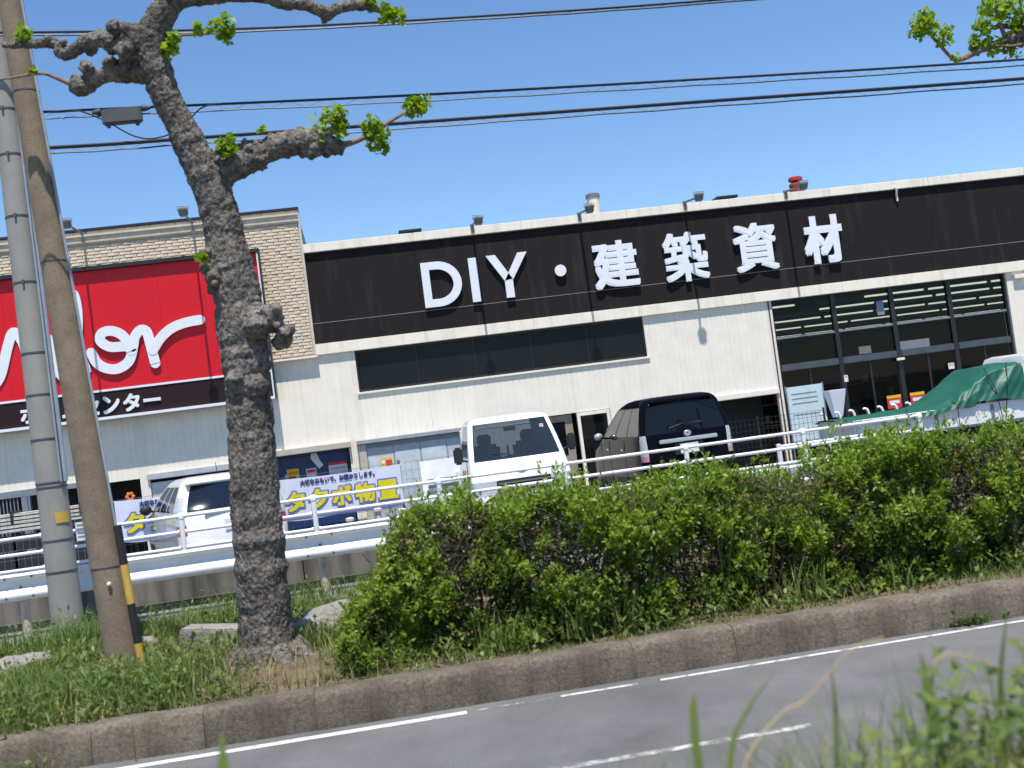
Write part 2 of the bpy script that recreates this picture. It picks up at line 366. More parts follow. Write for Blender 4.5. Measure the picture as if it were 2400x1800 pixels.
def mesh_np(name, parts, mat, parent=None, loc=(0, 0, 0), kind=None):
    """one mesh object out of numpy pieces (verts, triangles, random value per vertex)"""
    V = []; T = []; A = []; k = 0
    for v, t, a in parts: V.append(v); T.append(t+k); A.append(a); k += len(v)
    V = np.concatenate(V)-np.array(loc); T = np.concatenate(T); A = np.concatenate(A)
    me = bpy.data.meshes.new(name); me.vertices.add(len(V)); me.vertices.foreach_set('co', V.ravel().astype(np.float32))
    me.loops.add(len(T)*3); me.loops.foreach_set('vertex_index', T.ravel().astype(np.int32))
    me.polygons.add(len(T)); me.polygons.foreach_set('loop_start', np.arange(len(T), dtype=np.int32)*3)
    at = me.attributes.new('rnd', 'FLOAT', 'POINT'); at.data.foreach_set('value', A.astype(np.float32))
    me.update(calc_edges=True); me.materials.append(mat)
    o = bpy.data.objects.new(name, me); COL.objects.link(o)
    if parent is not None: o.parent = parent
    if kind: o['kind'] = kind
    return o
def unit(n):
    v = rng.normal(size=(n, 3)); return v/np.linalg.norm(v, axis=1, keepdims=True)

# ================================================================ THE SETTING
def sheet(name, x0, x1, y0, y1, z, mat, z2=None, kind='structure'):
    z2 = z if z2 is None else z2
    return tag(MB().add([(x0, y0, z), (x1, y0, z), (x1, y1, z2), (x0, y1, z2)], [(0, 1, 2, 3)]).build(name, mat), kind=kind)
sheet('ground', -900, 900, -900, 900, -0.06, ground_m)
sheet('road', -60, 60, 4.2, 8.95, 0.0, asphalt_m)
sheet('pavement', -60, 60, 13.4, 15.6, 0.262, path_m)
sheet('parking_lot', -60, 60, 15.6, 29.0, 0.36, lot_m, 0.12)
ln = sheet('road_edge_line', -9, 0.50, 8.625, 8.715, 0.004, line_m)
sheet('road_edge_line', 1.22, 1.82, 8.665, 8.715, 0.004, line_thin)
sheet('road_edge_line', 2.0, 9.0, 8.665, 8.715, 0.004, line_thin)
sheet('road_edge_line', 0.55, 1.15, 8.66, 8.70, 0.004, M_worn('line_paint_faint', (0.6, 0.6, 0.58), 0.42, 0.08, 12))
sheet('lane_line', -3.5, 2.50, 6.895, 6.97, 0.004, M_worn('line_paint_dash', (0.62, 0.62, 0.60), 0.50, 0.09, 8))

# verge: a lumpy strip of soil between kerb and pavement
def heightfield(name, x0, x1, nx, y0, y1, ny, fz, mat):
    xs = np.linspace(x0, x1, nx); ys = np.linspace(y0, y1, ny)
    vs = [(x, y, fz(x, y)) for y in ys for x in xs]
    fs = [(j*nx+i, j*nx+i+1, (j+1)*nx+i+1, (j+1)*nx+i) for j in range(ny-1) for i in range(nx-1)]
    return tag(MB().add(vs, fs).build(name, mat, smooth=180), kind='structure')
def verge_z(x, y):
    if y > 13.4: return .262
    z = 0.25+0.05*noise.noise(Vector((x*1.3, y*1.3, 0)))+0.02*noise.noise(Vector((x*5, y*5, 3)))
    d = math.hypot(x+1.05, y-10.35); z += 0.14*math.exp(-(d/0.55)**2)
    return z*min(1, 0.9+0.1*(y-9.0)) if y < 13.2 else 0.245
heightfield('verge', -9, 11, 130, 9.08, 13.5, 40, verge_z, soil_m)
def bank_z(x, y):
    t = min(1, max(0, (4.5-y)/1.3)); z = 0.82*t*t*(3-2*t)
    return z+0.04*noise.noise(Vector((x*1.5, y*1.5, 7)))*t-0.01
heightfield('near_bank', -9, 11, 80, -3.0, 4.5, 40, bank_z, soil_m)

# kerb stones
kerb = bpy.data.objects.new('kerb', None); COL.objects.link(kerb); tag(kerb, 'low worn concrete kerb along the far edge of the road', 'kerb', kind='structure')
def kerb_mesh(seed):
    prof = [(8.86, -0.02), (8.862, 0.05), (8.867, 0.12), (8.872, 0.18), (8.880, 0.232), (8.896, 0.262), (8.925, 0.275), (9.0, 0.279), (9.08, 0.28), (9.12, 0.20), (9.12, -0.02)]
    nx = 20; L = 0.8195; vs = []
    for i in range(nx+1):
        x = L*i/nx
        for (y, z) in prof:
            p = Vector((x*4+seed*9, y*6, z*6)); k = noise.noise(p)*0.012+noise.noise(p*2.3)*0.006
            e = 0.003 if i in (0, nx) and z > 0.19 else 0
            vs.append((x, y-8.86-k*(1 if y < 9 else 0)+e*(y < 9), z+k*0.7-e))
    n = len(prof); fs = [(i*n+k, i*n+k+1, (i+1)*n+k+1, (i+1)*n+k) for i in range(nx) for k in range(n-1)]
    fs += [tuple(range(n-1, -1, -1)), tuple(nx*n+k for k in range(n))]
    m = MB().add(vs, fs); o = m.build('kerb_stone', kerb_m, smooth=40); me = o.data; bpy.data.objects.remove(o); return me
KM = [kerb_mesh(i) for i in range(5)]
for i in range(17):
    x = -5.54+i*0.822
    bow = 0.30*max(0, (-1.0-x)/3.5)**1.5 if x < -1.0 else 0
    inst('kerb_stone', KM[(i*3) % 5], kerb, (x, 8.86+bow, random.uniform(-0.004, 0.004)), (0, 0, random.uniform(-0.004, 0.004)-(0.09 if x < -1.6 else 0)))
pm = MB()
for i in range(26):
    x = -2.0+random.uniform(0, .5); z = .235-(x+2.0)*.36+random.uniform(-.03, .03); w_ = random.uniform(.03, .13); h_ = random.uniform(.004, .012)
    pts = [(x+w_*0.5*math.cos(a)*random.uniform(.6, 1.2), z+h_*math.sin(a)*random.uniform(.5, 1.3)) for a in np.linspace(0, 2*math.pi, 11)[:-1]]
    y = 8.945+.0008*i+.07*max(0, z-.17)+.05; pm.prism(pts, y-.055, y)
pm.build('paint_splash', white_paint, kerb)

# ================================================================ STORE BUILDING
FY = 29.0
B = thing('store_building', (0, FY, 0), 'long white home improvement store with a dark brown fascia and a beige tiled block', 'building')
def part(name, mb, mat, parent=B, **k): return mb.build(name, mat, parent, world=True, **k)
# dark core behind everything, hollow where the shop is glazed
core = MB()
core.box(-12, 10.6, 29.75, 55, 0.1, 6.85); core.box(17.75, 36, 29.3, 29.5, 0.1, 6.85)
core.box(-12, 10.6, 29.25, 29.745, 2.25, 3.2); core.box(-12, 10.6, 29.25, 29.745, 4.45, 6.85)
part('core', core, interior_m)
rm = MB(); rm.box(10.605, 36, 29.52, 60, 4.72, 6.8); rm.box(10.605, 17.7, 29.25, 29.515, 4.50, 6.8)
part('shop_ceiling', rm, interior_m)
part('shop_floor', MB().box(10.605, 36, 29.52, 60, -0.05, 0.12), interior_floor); part('threshold', MB().box(10.605, 17.7, 29.0, 29.515, -0.05, 0.12), interior_floor)
part('shop_rear_wall', MB().box(10.605, 36, 60.0, 60.3, 0.125, 4.715), interior_m)
wl = MB(); wl.box(10.4, 10.6, 55.01, 60, .1, 4.7); wl.box(36.01, 36.3, 29.3, 60, .1, 6.8)
part('shop_side_wall', wl, interior_m)
# lower wall: upright siding panels, 0.91 m wide, with the openings left free
openings = [(-12.0, -6.75, 0, 1.95), (-6.25, -5.48, 0, 1.92), (-5.25, -2.5, 0, 1.98), (-2.35, -0.40, 0, 2.14), (-0.10, 2.60, 0, 2.14),
            (4.55, 6.3, 0, 2.14), (7.2, 10.80, 0, 2.08), (0.03, 7.47, 3.34, 4.50), (10.95, 17.6, 0, 4.50)]
edges = sorted(set([-12.0, 36.0]+[round(v, 3) for a in openings for v in a[:2]]))
xs = []
for a, b in zip(edges[:-1], edges[1:]):
    n = max(1, round((b-a)/0.91)); xs += [(a+(b-a)*i/n, a+(b-a)*(i+1)/n) for i in range(n)]
for (a, b) in xs:
    mid = (a+b)/2; spans = [(0.1, 4.40)]
    for (o0, o1, z0, z1) in openings:
        if o0 <= mid <= o1:
            new = []
            for (s0, s1) in spans:
                if z1 <= s0 or z0 >= s1: new.append((s0, s1)); continue
                if z0 > s0+0.01: new.append((s0, z0))
                if z1 < s1-0.01: new.append((z1, s1))
            spans = new
    for (s0, s1) in spans:
        m = MB(); k = 6; w_ = (b-a-0.0012)/k
        # ribbed face: shallow trapezoid ribs, one mesh per panel
        pr = [(a+0.0006, FY+0.008)]
        for i in range(k):
            x = a+0.0006+i*w_
            pr += [(x+w_*0.08, FY), (x+w_*0.92, FY), (x+w_, FY+0.009)] if i < k-1 else [(x+w_*0.08, FY), (x+w_*0.96, FY), (x+w_, FY+0.008)]
        n = len(pr)
        m.add([(x, y, s0) for x, y in pr]+[(x, y, s1) for x, y in pr]+[(pr[0][0], FY+0.12, s0), (pr[-1][0], FY+0.12, s0), (pr[0][0], FY+0.12, s1), (pr[-1][0], FY+0.12, s1)],
              [(i, i+1, i+1+n, i+n) for i in range(n-1)]+[(2*n, 0, n, 2*n+2), (n-1, 2*n+1, 2*n+3, 2*n-1), tuple(range(n-1, -1, -1))+(2*n, 2*n+1), tuple(range(n, 2*n))+(2*n+3, 2*n+2)])
        part('wall_panel', m, wall_white)
# white band under the fascia, fascia panels, parapet
for i in range(14):
    x0 = -0.93+i*2.77; x1 = min(x0+2.766, 36)
    part('wall_band', MB().box(x0, x1, FY-0.09, FY+0.2, 4.385, 4.655), trim_white, bevel=0.006)
    part('fascia_panel', MB().box(x0, x1-0.002, FY-0.06, FY+0.2, 4.66, 5.16), fascia_m)
    part('fascia_panel', MB().box(x0, x1-0.002, FY-0.06, FY+0.2, 5.18, 6.93), fascia_m)
    part('parapet_coping', MB().box(x0, x1, FY-0.15, FY+0.35, 6.94, 7.16), trim_white, bevel=0.012)
part('seam_trim', MB().box(-0.93, 36, FY-0.066, FY+0.1, 5.162, 5.178), M('seam_grey', (0.24, 0.22, 0.21), 0.6))
part('drip_edge', MB().box(-0.93, 36, FY-0.11, FY-0.05, 6.915, 6.938), dark_frame)
part('roof', MB().box(-0.93, 36, FY+0.36, 60, 6.86, 6.92), interior_m)
part('downpipe', MB().tube([(14.72, FY-.17, 6.99), (14.76, FY-.17, 6.9), (14.78, FY-.10, 6.80), (14.78, FY-.10, 6.62)], 0.03, 8), trim_white, smooth=50)
# beige tiled block with separate brick faces
TY = FY-0.17
part('tile_backing', MB().box(-12, -0.95, TY+0.02, 40, 4.38, 8.03), mortar_m)
bk = MB(); rows = 41; ch = (7.70-4.42)/rows
for j in range(rows):
    z = 4.42+j*ch; x = -12-(0.14 if j % 2 else 0)-random.uniform(0, .03)
    while x < -0.96:
        x1 = min(x+0.285, -0.955)
        if x1-x > 0.05 and x1 > -9.6:
            d = random.uniform(-0.006, 0.006)
            bk.add([(x, TY+.022, z), (x1-.012, TY+.022, z), (x1-.012, TY+.022, z+ch-.014), (x, TY+.022, z+ch-.014),
                    (x+.004, TY+d-.006, z+.002), (x1-.016, TY+d+.002, z+.002), (x1-.016, TY+d+.004, z+ch-.022), (x+.004, TY+d+.003, z+ch-.022)],
                   [(4, 5, 6, 7), (0, 1, 5, 4), (1, 2, 6, 5), (2, 3, 7, 6), (3, 0, 4, 7)])
        x = x1
tag(part('facing_brick', bk, brick_m), kind='stuff')
cn = MB(); cn.prism([(-12, 0), (-0.94, 0), (-0.94, 0.235), (-12, 0.235)], 0, 1)
cn = MB()
prof = [(TY+.02, 7.715), (TY-.02, 7.72), (TY-.05, 7.76), (TY-.055, 7.86), (TY-.09, 7.90), (TY-.09, 7.95), (TY+.02, 7.955)]
n = len(prof); cn.add([(-12, y, z) for y, z in prof]+[(-0.93, y, z) for y, z in prof], [(i, i+1, i+1+n, i+n) for i in range(n-1)]+[tuple(range(n)), tuple(range(2*n-1, n-1, -1))])
part('cornice', cn, corn_m)
cb = MB()
x = -12
while x < -0.96:
    cb.box(x, min(x+.285, -.955), TY-.004, TY+.019, 7.96, 8.03); x += .30
part('top_course', cb, brick_m)
part('roof_cap', MB().box(-12.1, -0.90, TY-.05, TY+.35, 8.035, 8.10), navy_cap, bevel=.006)
part('corner_trim', MB().box(-0.949, -0.90, TY-.012, TY+.30, 4.40, 8.03), M('corner_cream', (0.62, 0.58, 0.50), .7), bevel=.004)
part('block_soffit', MB().box(-12, -0.88, TY-.02, FY+.1, 4.33, 4.378), trim_white, bevel=.005)
# high window strip
wf = MB(); wf.box(0.03, 7.47, FY+.05, FY+.09, 4.33, 4.384); wf.box(.03, 7.47, FY+.05, FY+.09, 3.34, 3.40); wf.box(.03, .08, FY+.05, FY+.09, 3.405, 4.325); wf.box(7.42, 7.47, FY+.05, FY+.09, 3.405, 4.325)
hw = part('window', wf, dark_frame)
for i in range(5):
    x0 = .083+i*1.4675; x1 = x0+1.4675
    part('pane', MB().box(x0+.012, x1-.012, FY+.07, FY+.085, 3.405, 4.325), win_film, hw)
    if i < 4: part('mullion', MB().box(x1-.011, x1+.011, FY+.055, FY+.085, 3.405, 4.325), dark_frame, hw)
part('window_sill', MB().box(-.02, 7.52, FY-.05, FY+.06, 3.285, 3.336), wall_white, hw, bevel=.005)
# glazed entrance
GX = [10.95, 12.68, 14.32, 15.96, 17.60]; GY = FY+.16
ent = part('glazed_front', MB().box(10.9, 17.65, GY-.05, GY+.05, 4.36, 4.47), dark_frame)
for x in GX: part('mullion', MB().box(x-.06, x+.06, GY-.07, GY+.05, .12, 4.355), dark_frame, ent)
for x in (10.905,): part('reveal', MB().box(10.85, 10.885, FY-.01, GY+.05, .12, 4.38), M('reveal_brown', (0.06, 0.035, 0.03), .6), ent)
for (a, b) in zip(GX[:-1], GX[1:]):
    part('transom', MB().box(a+.061, b-.061, GY-.06, GY+.04, 3.33, 3.42), dark_frame, ent)
    part('transom', MB().box(a+.061, b-.061, GY-.085, GY+.04, 2.50, 2.68), M('transom_steel', (0.12, 0.13, 0.145), .35, metal=.6), ent, bevel=.02)
    part('transom', MB().box(a+.061, b-.061, GY-.07, GY-.061, 3.36, 3.40), M('transom_edge', (0.36, 0.37, 0.38), .4, metal=.5), ent)
    part('pane', MB().box(a+.061, b-.061, GY-.006, GY+.006, 3.425, 4.355), glass_dark, ent)
    part('pane', MB().box(a+.061, b-.061, GY-.006, GY+.006, 2.685, 3.325), glass_dark, ent)
    n = 2
    for i in range(n):
        u0 = a+.061+(b-a-.122)*i/n; u1 = a+.061+(b-a-.122)*(i+1)/n
        part('door_frame', MB().box(u0, u0+.03, GY-.02, GY+.02, .13, 2.495).box(u1-.03, u1-.001, GY-.02, GY+.02, .13, 2.495), dark_frame, ent)
        part('pane', MB().box(u0+.031, u1-.031, GY-.005, GY+.005, .13, 2.495), glass_dark, ent)
part('entrance_sensor', MB().box(14.2, 14.42, GY-.16, GY-.087, 2.40, 2.47), trim_white, ent, bevel=.01)
part('wall_lamp', MB().box(17.78, 18.1, FY-.12, FY-.001, 4.18, 4.30), trim_white, bevel=.01)
# roller shutters, doors, recesses
def shutter_box(x0, x1, z, mat=beige_box, d=.16):
    part('shutter_box', MB().box(x0, x1, FY-d, FY+.22, z-.13, z+.02), mat, bevel=.015)
shutter_box(-2.40, -0.34, 2.14); shutter_box(7.15, 10.84, 2.08, wall_white, .06); shutter_box(-5.3, -2.42, 1.98, shutter_m, .08)
part('recess', MB().box(-2.35, -.4, FY+.70, FY+.74, .1, 2.2), black_in)
def shutter(x0, x1, z1, y, mat):
    m = MB(); n = int((z1-.15)/.075)
    for i in range(n):
        z = .13+i*.075; m.box(x0, x1, y, y+.02, z, z+.066)
        m.box(x0, x1, y+.008, y+.018, z+.066, z+.075)
    return part('roller_shutter', m, mat)
shutter(-5.24, -2.51, 1.86, FY+.06, M('shutter_pale', (0.62, 0.62, 0.62), .5, .06))
# grey glazed porch in front of the wall
po = part('porch', MB().box(-.16, .02, FY-.55, FY-.01, .12, 2.04), beige_box, bevel=.01)
part('porch_roof', MB().box(-.20, 2.72, FY-.62, FY-.012, 2.045, 2.14), M('porch_grey', (0.34, 0.36, 0.40), .5), po, bevel=.01)
for i in range(4):
    x0 = .03+i*.655
    part('shutter_leaf', MB().box(x0, x0+.645, FY-.50, FY-.47, .14, 2.04), shutter_m, po)
    part('panel_sheet', MB().box(x0+.03, x0+.62, FY-.508, FY-.501, .9, random.choice((1.62, 1.78, 1.7))), M('frosted_sheet', (0.56, 0.62, 0.66), .35), po)
part('porch_lintel', MB().box(.02, 2.65, FY-.53, FY-.511, 1.93, 2.035), M('lintel_grey', (0.22, 0.25, 0.29), .5), po)
# doors behind the vans
md = part('side_door', MB().box(4.56, 5.3, FY+.1, FY+.14, .12, 2.12), M('door_tan', (0.33, 0.27, 0.2), .6))
part('door_glass', MB().box(4.75, 5.1, FY+.085, FY+.099, 1.1, 1.95), privacy, md)
part('window_frame', MB().box(5.42, 5.5, FY-.03, FY+.1, .2, 2.13).box(6.2, 6.28, FY-.03, FY+.1, .2, 2.13).box(5.501, 6.199, FY-.03, FY+.1, 2.04, 2.13), trim_white, md)
part('door_glass', MB().box(5.51, 6.19, FY+.05, FY+.06, .2, 2.03), privacy, md)
lf = MB(); lf.box(-9.6, -6.76, FY-.05, FY+.05, 1.90, 2.02)
for x in (-9.5, -8.2, -6.95): lf.box(x, x+.14, FY-.04, FY+.1, .12, 1.895)
part('steel_frame', lf, steel_blue)

# ---------------------------------------------------------------- red signboard on the tiled block
SG = thing('shop_signboard', (-6, 28.5, 0), 'large red and dark brown signboard with white script on the tiled wall', 'sign')
def sp(name, mb, mat, parent=SG, **k): return mb.build(name, mat, parent, world=True, **k)
for i in range(7): sp('red_panel', MB().box(-10.5+i*1.2086, -10.5+(i+1)*1.2086-.003, 28.62, 28.82, 4.155, 7.03), red_m)
sp('brown_panel', MB().box(-10.5, -2.04, 28.62, 28.82, 3.50, 4.095), brown_m)
sp('divider', MB().box(-10.5, -2.04, 28.60, 28.80, 4.10, 4.15), sign_white)
sp('frame', MB().box(-10.5, -1.96, 28.50, 28.82, 7.035, 7.13), dark_frame)
sp('frame', MB().box(-2.0, -1.96, 28.50, 28.82, 3.43, 7.03), dark_frame)
sp('frame', MB().box(-2.038, -2.002, 28.52, 28.81, 3.43, 7.03), sign_white)
sp('frame', MB().box(-10.5, -2.04, 28.54, 28.82, 3.43, 3.495), sign_white)
def ribbon(pts, hw_, y, depth=.03):
    """round-ended stroke of constant width in the sign plane"""
    C_ = catmull(pts, 8); m = MB(); n = len(C_); L = []; Rr = []
    for i, p in enumerate(C_):
        t = C_[min(i+1, n-1)]-C_[max(i-1, 0)]; t = t/(np.linalg.norm(t)+1e-9); s = np.array([-t[1], t[0]])
        L.append(p+s*hw_); Rr.append(p-s*hw_)
    for i in range(n-1):
        q = [L[i], L[i+1], Rr[i+1], Rr[i]]; m.prism([tuple(a) for a in q], y-.0001*i, y+depth-.0001*i)
    m2 = MB()
    for p in (C_[0], C_[-1]):
        m.prism([(p[0]+hw_*.998*math.cos(a), p[1]+hw_*.998*math.sin(a)) for a in np.linspace(0, 2*math.pi, 17)[:-1]], y+.0013, y+depth)
    return m
strokes = [
    [(-9.15, 6.2), (-8.9, 5.3), (-8.62, 4.5)],
    [(-8.50, 4.50), (-8.28, 4.80), (-8.05, 5.45), (-7.89, 5.76), (-7.72, 5.55), (-7.62, 5.1)],
    [(-7.60, 5.05), (-7.52, 4.72), (-7.30, 4.56), (-7.08, 4.72), (-6.98, 5.10), (-7.04, 5.42), (-7.30, 5.58), (-7.5, 5.40)],
    [(-7.02, 5.35), (-6.98, 4.95), (-6.9, 4.60), (-6.7, 4.62), (-6.5, 5.2), (-6.38, 6.0), (-6.42, 6.5), (-6.55, 6.3), (-6.5, 5.4), (-6.34, 4.66)],
    [(-6.17, 5.06), (-6.06, 4.80), (-5.84, 4.64), (-5.58, 4.61), (-5.32, 4.76), (-5.19, 5.08), (-5.12, 5.32), (-4.96, 5.47), (-4.83, 5.40), (-4.78, 5.10), (-4.72, 4.63)],
    [(-5.21, 5.08), (-5.40, 5.12), (-5.72, 5.15), (-5.92, 5.32), (-5.86, 5.50), (-5.62, 5.52), (-5.38, 5.36), (-5.24, 5.0)],
    [(-4.74, 4.95), (-4.50, 5.24), (-4.22, 5.43), (-3.90, 5.52), (-3.55, 5.55)],
]
for i, s_ in enumerate(strokes):
    sp('script_stroke', ribbon(s_, .118, 28.59-.0097*i, .03), sign_white)
txt = 'ホームセンター'
for i, ch_ in enumerate(txt):
    x0 = -7.98+i*.474
    if ch_ == 'ー': fit_text('sign_letter', ch_, x0+.03, x0+.44, 3.73, 3.81, 28.60, sign_white, SG, .016, .03, SG.location)
    else: fit_text('sign_letter', ch_, x0+.03, x0+.43, 3.56, 3.98, 28.60, sign_white, SG, .016, .03, SG.location)

# ---------------------------------------------------------------- fascia lettering
LT = thing('fascia_lettering', (7, FY-.07, 5.2), 'big white raised letters and characters across the brown fascia', 'sign')
def glyph(ch_, x0, x1, z0, z1, bold): return fit_text('raised_letter', ch_, x0, x1, z0, z1, FY-.12, letter_white, LT, bold, .07, LT.location, .0012)
DEP = (FY-.155, FY-.085)
def poly_letter(polys):
    m = MB()
    for p in polys: m.prism(p, *DEP)
    return m.build('raised_letter', letter_white, LT, world=True)
# D, I, Y drawn as geometric capitals
zt, zb_ = 6.37, 5.23
arc_o = [(2.32+.60*math.cos(a), 5.80+.57*math.sin(a)) for a in np.linspace(math.pi/2, -math.pi/2, 17)]
arc_i = [(2.30+.41*math.cos(a), 5.80+.375*math.sin(a)) for a in np.linspace(math.pi/2, -math.pi/2, 17)]
m = MB()
m.prism([(1.93, zt), (2.13, zt), (2.13, zb_), (1.93, zb_)], *DEP)
oo = [(2.131, zt)]+arc_o+[(2.131, zb_)]; ii = [(2.131, 6.175)]+arc_i+[(2.131, 5.425)]
for k in range(len(oo)-1): m.prism([oo[k], oo[k+1], ii[k+1], ii[k]], *DEP)
m.build('raised_letter', letter_white, LT, world=True)
poly_letter([[(3.14, 6.36), (3.35, 6.36), (3.35, 5.24), (3.14, 5.24)]])
poly_letter([[(3.60, 6.37), (3.84, 6.37), (4.22, 5.72), (4.01, 5.69)], [(4.66, 6.37), (4.42, 6.37), (4.01, 5.685), (4.225, 5.70)], [(4.01, 5.69), (4.22, 5.69), (4.22, 5.25), (4.01, 5.25)]])
poly_letter([[(5.47+.148*math.cos(a), 5.79+.148*math.sin(a)) for a in np.linspace(0, 2*math.pi, 33)[:-1]]])
glyph('建', 6.32, 7.52, 5.17, 6.40, .038); glyph('築', 8.20, 9.38, 5.13, 6.42, .029); glyph('資', 10.10, 11.28, 5.19, 6.46, .034); glyph('材', 12.02, 13.10, 5.19, 6.46, .050)

# ---------------------------------------------------------------- floodlights on outrigger arms
def floodlight(x, y0, z, reach, label):
    t = thing('floodlight', (x, y0, z), label, 'floodlight', 'floodlights on arms along the roof edge')
    MB().tube([(0, .2, .02), (0, -.1, .06), (.02, -reach+.12, -.02), (.02, -reach, -.04)], .028, 8).build('arm', lamp_grey, t, smooth=50)
    MB().box(-.05, .05, -.02, .03, -.12, .10).build('bracket', lamp_grey, t)
    rot = Matrix.Rotation(R(35), 3, 'X')
    h = MB().cbox((.04, -reach, -.02), (.105, .06, .095), rot).build('lamp_head', lamp_grey, t, bevel=.02)
    MB().cbox((.04, -reach+.052, -.068), (.085, .012, .075), rot).build('lamp_glass', lamp_glass, h)
    MB().tube([(-.085, -reach, .0), (-.085, -reach-.02, .10), (.165, -reach-.02, .10), (.165, -reach, .0)], .010, 6).build('yoke', lamp_grey, h)
    return t
nm = ['leftmost arm floodlight above the brown fascia, over the letter I', 'second arm floodlight from left above the fascia, beside the white vent pipe',
      'third arm floodlight from left above the brown fascia', 'rightmost arm floodlight above the fascia, in front of the red roof vent']
for i, x in enumerate((3.36, 6.14, 8.95, 11.70)): floodlight(x, FY-.15, 7.12, 1.12, nm[i])
for x, lb in ((-6.22, 'floodlight over the red signboard, left of the tree near the brown pole'), (-3.62, 'floodlight over the red signboard, just left of the tree trunk')):
    floodlight(x+.13, TY-.06, 7.92, 1.72, lb)
# roof equipment
t = thing('vent_pipe', (6.86, 30.2, 6.9), 'white round vent pipe with grey cap on the roof', 'vent')
MB().lathe([(.17, 0), (.17, .92)], 20).build('pipe', trim_white, t, smooth=40); MB().lathe([(.19, .90), (.19, 1.0), (.12, 1.03)], 20).build('cap', lamp_grey, t, smooth=40)
t = thing('roof_vent', (12.62, 30.3, 6.9), 'red ribbed vent standing on the store roof', 'vent')
MB().lathe([(.14, 0), (.14, .62)], 16).build('stem', vent_red, t, smooth=40)
for z in (.45, .62, .79): MB().lathe([(.15, z), (.19, z+.02), (.19, z+.10), (.15, z+.13)], 16).build('rib', vent_red, t, smooth=40)
for (x, lb) in ((1.86, 'dark skylight box on the roof above the letter D'), (10.5, 'dark skylight box on the roof between two floodlights')):
    t = thing('skylight_box', (x, 30.2, 6.92), lb, 'skylight', 'dark boxes on the roof')
    MB().box(-.24, .24, -.2, .2, 0, .46).build('curb', dark_frame, t); MB().box(-.30, .30, -.26, .26, .462, .53).build('lid', dark_frame, t, bevel=.01)

# ---------------------------------------------------------------- things inside the shop
k = 0
for (Y, xa, xb) in ((33.6, 11.5, 21.5), (36.9, 13.2, 23), (41.5, 15, 26), (47, 17, 29), (54, 19.5, 33)):
    x = xa+(k % 3)*.3
    while x < xb:
        if random.random() < .86:
            o = MB().box(x, x+1.9, Y-.05, Y+.05, 4.51, 4.56).build('light_tube', tube_m)
            tag(o, 'glowing white ceiling light tube seen through the shop glass', 'light', 'ceiling tubes inside the shop')
        x += 2.1
    k += 1
for i, (x0, x1, Y, h) in enumerate(((10.9, 12.4, 36, 1.9), (12.9, 15.2, 40, 2.1), (15.7, 18.2, 37, 1.8))):
    t = thing('shop_shelf', ((x0+x1)/2, Y, .12), ['grey goods shelf inside the shop behind the left glass bay', 'grey goods shelf inside the shop behind the middle doors', 'grey goods shelf inside the shop behind the right glass bay'][i], 'shelf', 'shelves inside the shop')
    hw_ = (x1-x0)/2
    for x in (-hw_, hw_-.04): MB().box(x, x+.04, -.2, .2, 0, h).build('upright', steel_blue, t)
    for q in range(4):
        z = .1+q*(h-.15)/3; MB().box(-hw_+.041, hw_-.041, -.25, .2, z, z+.03).build('shelf_board', pale_lumber, t)
        for j in range(5):
            x = -hw_+.1+j*(x1-x0-.25)/5; MB().box(x, x+random.uniform(.12, .22), -.2, .0, z+.032, z+.032+random.uniform(.15, .32)).build('goods_box', random.choice([paper['cyan'], paper['yellow'], paper['white'], paper['red'], shed_blue]), t)
def poster(x0, x1, z0, z1, y, mat, label, bands=()):
    o = thing('poster', ((x0+x1)/2, y, z0), label, 'poster')
    MB().box(-(x1-x0)/2, (x1-x0)/2, -.004, .004, 0, z1-z0).build('sheet', mat, o)
    for i, (a, b, c, d, mm) in enumerate(bands):
        MB().box(-(x1-x0)/2+a*(x1-x0), -(x1-x0)/2+b*(x1-x0), -.008-.002*i, -.0045, c*(z1-z0), d*(z1-z0)).build('print', mm, o)
    return o
poster(14.28, 15.24, 2.62, 2.9, GY-.012, M('film_grey', (0.20, 0.22, 0.24), .4), 'wide grey paper notice taped inside the glass above the doors')
poster(13.24, 13.58, 2.70, 2.90, GY-.012, M('film_grey2', (0.17, 0.18, 0.19), .4), 'small grey paper notice above the left doors')
poster(13.90, 14.10, 3.67, 4.05, GY-.012, M('film_blue', (0.20, 0.27, 0.34), .4), 'bluish paper sheet high on the shop glass')
poster(12.69, 12.80, 2.02, 2.20, GY-.08, paper['white'], 'small white notice on the left door post', ((.1, .9, .65, .9, paper['yellow']),))
poster(15.64, 15.81, 2.0, 2.16, GY-.08, paper['white'], 'small white notice on the right door post', ((.1, .9, .6, .9, paper['yellow']),))

# ---------------------------------------------------------------- goods at the wall: blue shed with posters
t = thing('storage_shed', (-1.37, FY+.36, .12), 'dark blue metal garden shed set in the open shutter bay', 'shed')
MB().box(-.94, .94, 0, .30, 0, 1.90).build('body', shed_blue, t, bevel=.01)
for i in range(4): MB().box(-.90+i*.452, -.90+i*.452+.44, -.02, -.001, .05, 1.82).build('door_panel', shed_blue, t, bevel=.006)
MB().box(-.06, .0, -.05, -.021, .7, 1.0).build('handle', chrome, t)
yP = FY+.30
poster(-2.0, -1.70, 1.36, 1.66, yP, paper['yellow'], 'yellow price poster on the blue shed, nearest the tree', ((.1, .9, .55, .75, paper['orange']), (.1, .7, .2, .4, M('ink', (.05, .04, .04), .6))))
poster(-1.53, -1.27, 1.36, 1.62, yP, paper['pink'], 'pale pink poster on the middle of the blue shed', ((.1, .9, .6, .85, paper['red']), (.1, .8, .2, .4, paper['white'])))
poster(-.96, -.50, 1.36, 1.70, yP, paper['white'], 'white poster with a red top bar on the blue shed', ((.0, 1, .78, 1, paper['red']), (.1, .9, .4, .62, shutter_m), (.05, .95, .05, .3, paper['pink'])))
